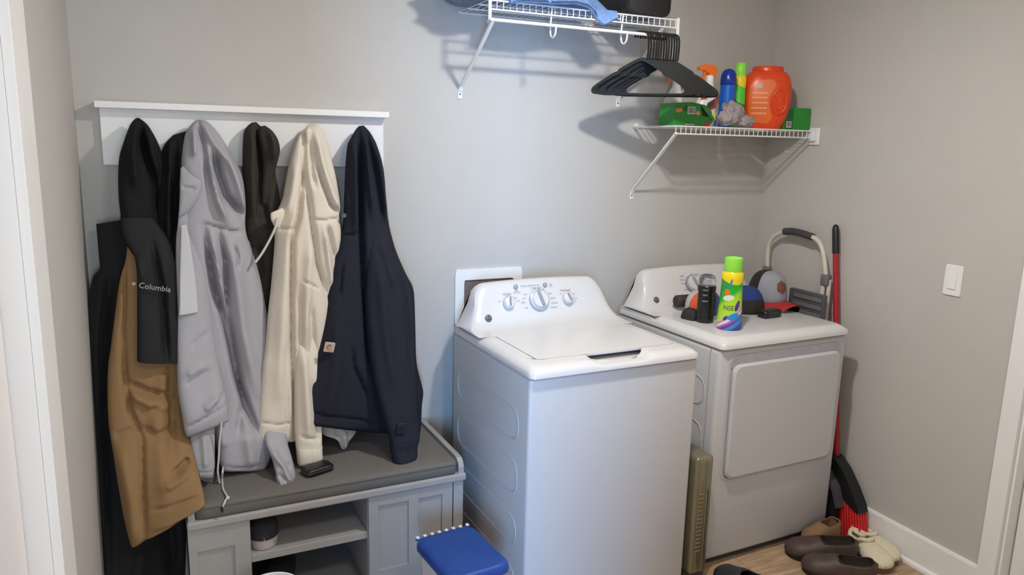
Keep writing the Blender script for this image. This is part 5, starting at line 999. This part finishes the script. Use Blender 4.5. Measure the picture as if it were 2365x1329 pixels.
def shoe(t, L, m_up, m_sole, m_in, kind, sole_h=.022, width=.092, top=.095, seams=None):
    """shoe along +x: heel at 0, toe at L. kind: 'low' with an ankle opening, 'clog' open heel with rim"""
    S = (1-np.cos(np.linspace(0, PI, 40)))/2
    ends = lambda s: math.sqrt(max(0, 1-((.15-s)/.15)**2)) if s < .15 else (math.sqrt(max(0, 1-((s-.82)/.18)**2)) if s > .82 else 1.0)
    hw = lambda s: width/2*np.interp(s, [0, .2, .45, .72, 1], [.76, .78, .82, 1.0, .98])*max(.03, ends(s))
    side = lambda s: .006*np.interp(s, [0, .5, .75, 1], [0, .3, 0, -.8])*1.0
    n_ = 28
    R_ = []
    for z, g in ((0, .93), (.004, .99), (sole_h*.6, 1.02), (sole_h, 1.0)):
        R_.append([(L*(.5+(s-.5)*(.985 if z == 0 else 1)), sg*hw(s)*g+side(s), z+(.012*max(0, s-.82)/.18 if z == 0 else 0)*0) for sg, seq in ((1, S), (-1, S[::-1])) for s in seq])
    MB().loft(R_).obj('sole', m_sole, t, True, edge=60)
    V = []; Fc = []; A = 17
    o0, o1 = (.03, .56) if kind == 'low' else (.0, .50)
    hgt = lambda s: np.interp(s, [0, .06, .2, .45, .56, .7, .85, .95, 1], [top*.95, top, top*.90, top*.86, top*.95, top*.80, top*.72, top*.66, top*.62]) if kind == 'low' else np.interp(s, [0, .05, .2, .38, .5, .65, .82, .94, 1], [.036, .040, .036, .042, top, top*.98, top*.90, top*.82, top*.78])
    for i, s in enumerate(S):
        h = (hgt(s)-sole_h*.8)*(.35+.65*ends(s) if s > .82 else 1); w_ = hw(s)*1.0
        op = 0
        if o0 <= s <= o1: op = np.interp(s, [o0, o0+.06, (o0+o1)/2, o1-.1, o1], [.15, .62, .70, .62, .05]) if kind == 'low' else np.interp(s, [0, .05, .3, .42, .5], [.55, .74, .84, .8, .06])
        for j in range(A):
            b_ = -1+2*j/(A-1)                                    # -1..1 across; the middle is left out where the shoe is open
            sg = 1 if b_ >= 0 else -1; a = abs(b_)               # 1 at sole edge, 0 at ridge
            a2 = op+(1-op)*a; th = a2*PI/2
            V.append((L*s, sg*w_*math.sin(th)**.72+side(s)+(0 if a > .01 or op == 0 else 0), sole_h*.8+h*math.cos(th)**.62*1.0 if op == 0 else sole_h*.8+h*min(1, (math.cos(th)/max(.05, math.cos(op*PI/2)))**.62)))
    for i in range(len(S)-1):
        for j in range(A-1):
            if j in (A//2-1, A//2) and False: continue
            Fc.append((i*A+j, i*A+j+1, (i+1)*A+j+1, (i+1)*A+j))
    # split the strip at the opening: drop faces that would bridge it
    keep = []
    for f_ in Fc:
        j = f_[0] % A; i = f_[0]//A; s = (S[i]+S[i+1])/2
        ys = [V[q_][1] for q_ in f_]
        if o0+.01 < s < o1-.02 and max(ys)-min(ys) > .012 and j in (A//2-1, A//2): continue
        keep.append(f_)
    # duplicate the ridge vertex per side inside the opening
    V2 = list(V); F3 = []
    for f_ in keep: F3.append(f_)
    up = mesh('upper', V2, F3, m_up, t, True, None, 70)
    md = up.modifiers.new('thick', 'SOLIDIFY'); md.thickness = .005; md.offset = -1
    MB().loft([[(L*(.02+.96*s), sg*hw(s)*.88+side(s), z) for sg, seq in ((1, S), (-1, S[::-1])) for s in seq] for z in (sole_h*.9, sole_h+.008)]).obj('footbed', m_in, t)
    def surf(s, b_, o=.001):
        h = (hgt(s)-sole_h*.8)*(.35+.65*ends(s) if s > .82 else 1); th = abs(b_)*PI/2
        return (L*s, (1 if b_ >= 0 else -1)*(hw(s)+o)*math.sin(th)**.72+side(s), sole_h*.8+h*math.cos(th)**.62+o)
    if kind == 'low':
        edge = []
        for s in np.linspace(.06, .50, 18):
            op = np.interp(s, [o0, o0+.06, (o0+o1)/2, o1-.1, o1], [.15, .62, .70, .62, .05])
            edge.append((L*s, hw(s)*math.sin(op*PI/2)**.72, side(s), hgt(s)+.001))
        pth = [(x, y+sd, z) for x, y, sd, z in edge]+[(L*.545, side(.5), hgt(.54)+.002)]+[(x, -y+sd, z) for x, y, sd, z in edge[::-1]]+[(L*.035, side(0), hgt(.03)+.001)]
        MB().tube(pth, .0034, 8, closed=True).obj('collar', m_sole, t)
        if seams:
            for sa, sb in ((.60, .66), (.80, .72)):
                MB().tube([surf(sa+(sb-sa)*abs(b_), b_*.86) for b_ in np.linspace(-1, 1, 21)], .0012, 6).obj('stitching', seams, t)
    if kind == 'clog':
        rim = []
        for a in np.linspace(0, 2*PI, 40, endpoint=False):
            s = .24-.23*math.cos(a); yy = math.sin(a)*hw(min(.45, max(.06, s)))*.92
            rim.append((L*s, yy+side(s), sole_h+.030-.006*math.sin(PI*s/.48)+(.012 if s > .40 else 0)))
        MB().tube(rim, .0085, 10, closed=True).obj('fleece_rim', m_up, t)
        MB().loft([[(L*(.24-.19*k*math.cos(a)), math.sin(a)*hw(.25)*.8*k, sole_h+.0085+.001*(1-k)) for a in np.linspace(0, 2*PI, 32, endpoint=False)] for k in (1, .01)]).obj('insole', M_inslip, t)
    return up
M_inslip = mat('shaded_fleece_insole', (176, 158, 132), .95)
def place_shoe(name, label, cat, heel, toe, *a, z=0, group=None, **k):
    d = Vector(toe)-Vector(heel); t = thing(name, label, cat, (heel[0], heel[1], z), math.atan2(d.y, d.x), group); shoe(t, d.length, *a, **k); return t
M_brl = mat('dark_brown_leather_shoe', (76, 62, 54), .55, var=.15, scale=50, bump=.2, bscale=150); M_brs = mat('dark_brown_rubber', (46, 40, 37), .8); M_ins = mat('dark_insole', (34, 28, 26), .9)
M_tans = mat('tan_suede', (136, 104, 74), .9, var=.1, scale=90, bump=.3); M_fleece = mat('cream_fleece_lining', (222, 210, 184), .95, var=.05, scale=120, bump=.6, bscale=180, sheen=.2); M_tsole = mat('brown_slipper_sole', (120, 88, 70), .8, var=.08)
def welt(t, L, y=0):
    pass
M_stitch = mat('tan_stitching', (118, 94, 70), .7)
a1 = place_shoe('brown_loafer', 'dark brown leather slip-on shoe nearer the dryer, toe against its base', 'shoe', (2.118, -.92), (1.885, -.775), M_brl, M_brs, M_ins, 'low', .024, top=.088, width=.106, seams=M_stitch)
a2 = place_shoe('brown_loafer', 'dark brown leather slip-on shoe nearest the camera, cut off by the picture edge', 'shoe', (2.045, -1.075), (1.862, -.885), M_brl, M_brs, M_ins, 'low', .024, top=.088, width=.106, seams=M_stitch)
place_shoe('cream_slipper', 'cream fleece slipper with a brown sole, nearer the dark brown shoes', 'slipper', (2.218, -.812), (2.142, -1.045), M_fleece, M_tsole, M_fleece, 'clog', .034, .104, top=.068)
place_shoe('cream_slipper', 'cream fleece slipper with a brown sole, right against the baseboard', 'slipper', (2.252, -.785), (2.232, -1.02), M_fleece, M_tsole, M_fleece, 'clog', .034, .09, top=.068)
place_shoe('tan_moccasin', 'tan suede moccasin lying behind the cream slippers, under the broom', 'shoe', (2.172, -.772), (2.0, -.765), M_tans, M_tsole, M_ins, 'low', .02, .078, top=.1)
place_shoe('black_sneaker', 'black shoe toe just showing at the bottom edge beside the heater', 'shoe', (1.56, -1.03), (1.50, -.80), mat('black_shoe_leather', (40, 40, 46), .5), M_brs, M_ins, 'low', top=.09)
M_dks = mat('dark_knit_shoe', (38, 36, 38), .85, var=.25, scale=90, bump=.3); M_pale = mat('pale_rubber_sole', (186, 176, 168), .6)
place_shoe('dark_sneaker', 'dark sneaker with a pale toe in the upper cubby of the shoe bench', 'shoe', (-.118, -.185), (-.122, -.452), M_dks, M_pale, M_ins, 'low', .046, .09, top=.12, z=.2915)
place_shoe('black_boot', 'black shoe in the lower cubby of the shoe bench', 'shoe', (-.03, -.16), (-.10, -.44), mat('black_shoe_leather', (40, 40, 46), .5), M_brs, M_ins, 'low', top=.14, width=.11, z=.0635)
place_shoe('gray_shoe', 'pale gray shoe standing on the floor before the right cubby of the bench', 'shoe', (.17, -.50), (.115, -.70), mat('pale_gray_knit', (150, 146, 146), .8, bump=.3), M_pale, M_ins, 'low', top=.115, width=.1)

# ------------------------------------------------------------ switch on the right wall
sw = thing('light_switch', 'white rocker light switch plate on the right wall', 'light switch', (XR, -1.041, 1.1745))
MY = Matrix(((0, 0, -1, 0), (-1, 0, 0, 0), (0, 1, 0, 0), (0, 0, 0, 1)))
MB().loft([[(x, y, z) for x, y in fit(rrect(-.0355+o, -.058+o, .0355-o, .058-o, .005), 40)] for o, z in ((0, .0005), (0, .004), (.0025, .0065))]).xf(MY).obj('plate', M_trim, sw, True, edge=30)
MB().box((-.0175, -.034, .006), (.0175, .034, .0078)).xf(MY).obj('rocker_frame', M_door, sw, False)
MB().add([(-.0145, -.031, .0078), (.0145, -.031, .0078), (.0145, .031, .0078), (-.0145, .031, .0078), (-.0145, -.031, .0115), (.0145, -.031, .0115), (.0145, .031, .0085), (-.0145, .031, .0085)], [(0, 3, 2, 1), (4, 5, 6, 7), (0, 1, 5, 4), (1, 2, 6, 5), (2, 3, 7, 6), (3, 0, 4, 7)]).xf(MY).obj('rocker', M_trim, sw, False)
for y in (-.048, .048): MB().lathe([(.0004, 0), (.003, 0), (.002, .001), (.0004, .001)], (0, y, .0062), 12).xf(MY).obj('screw', M_trim, sw)
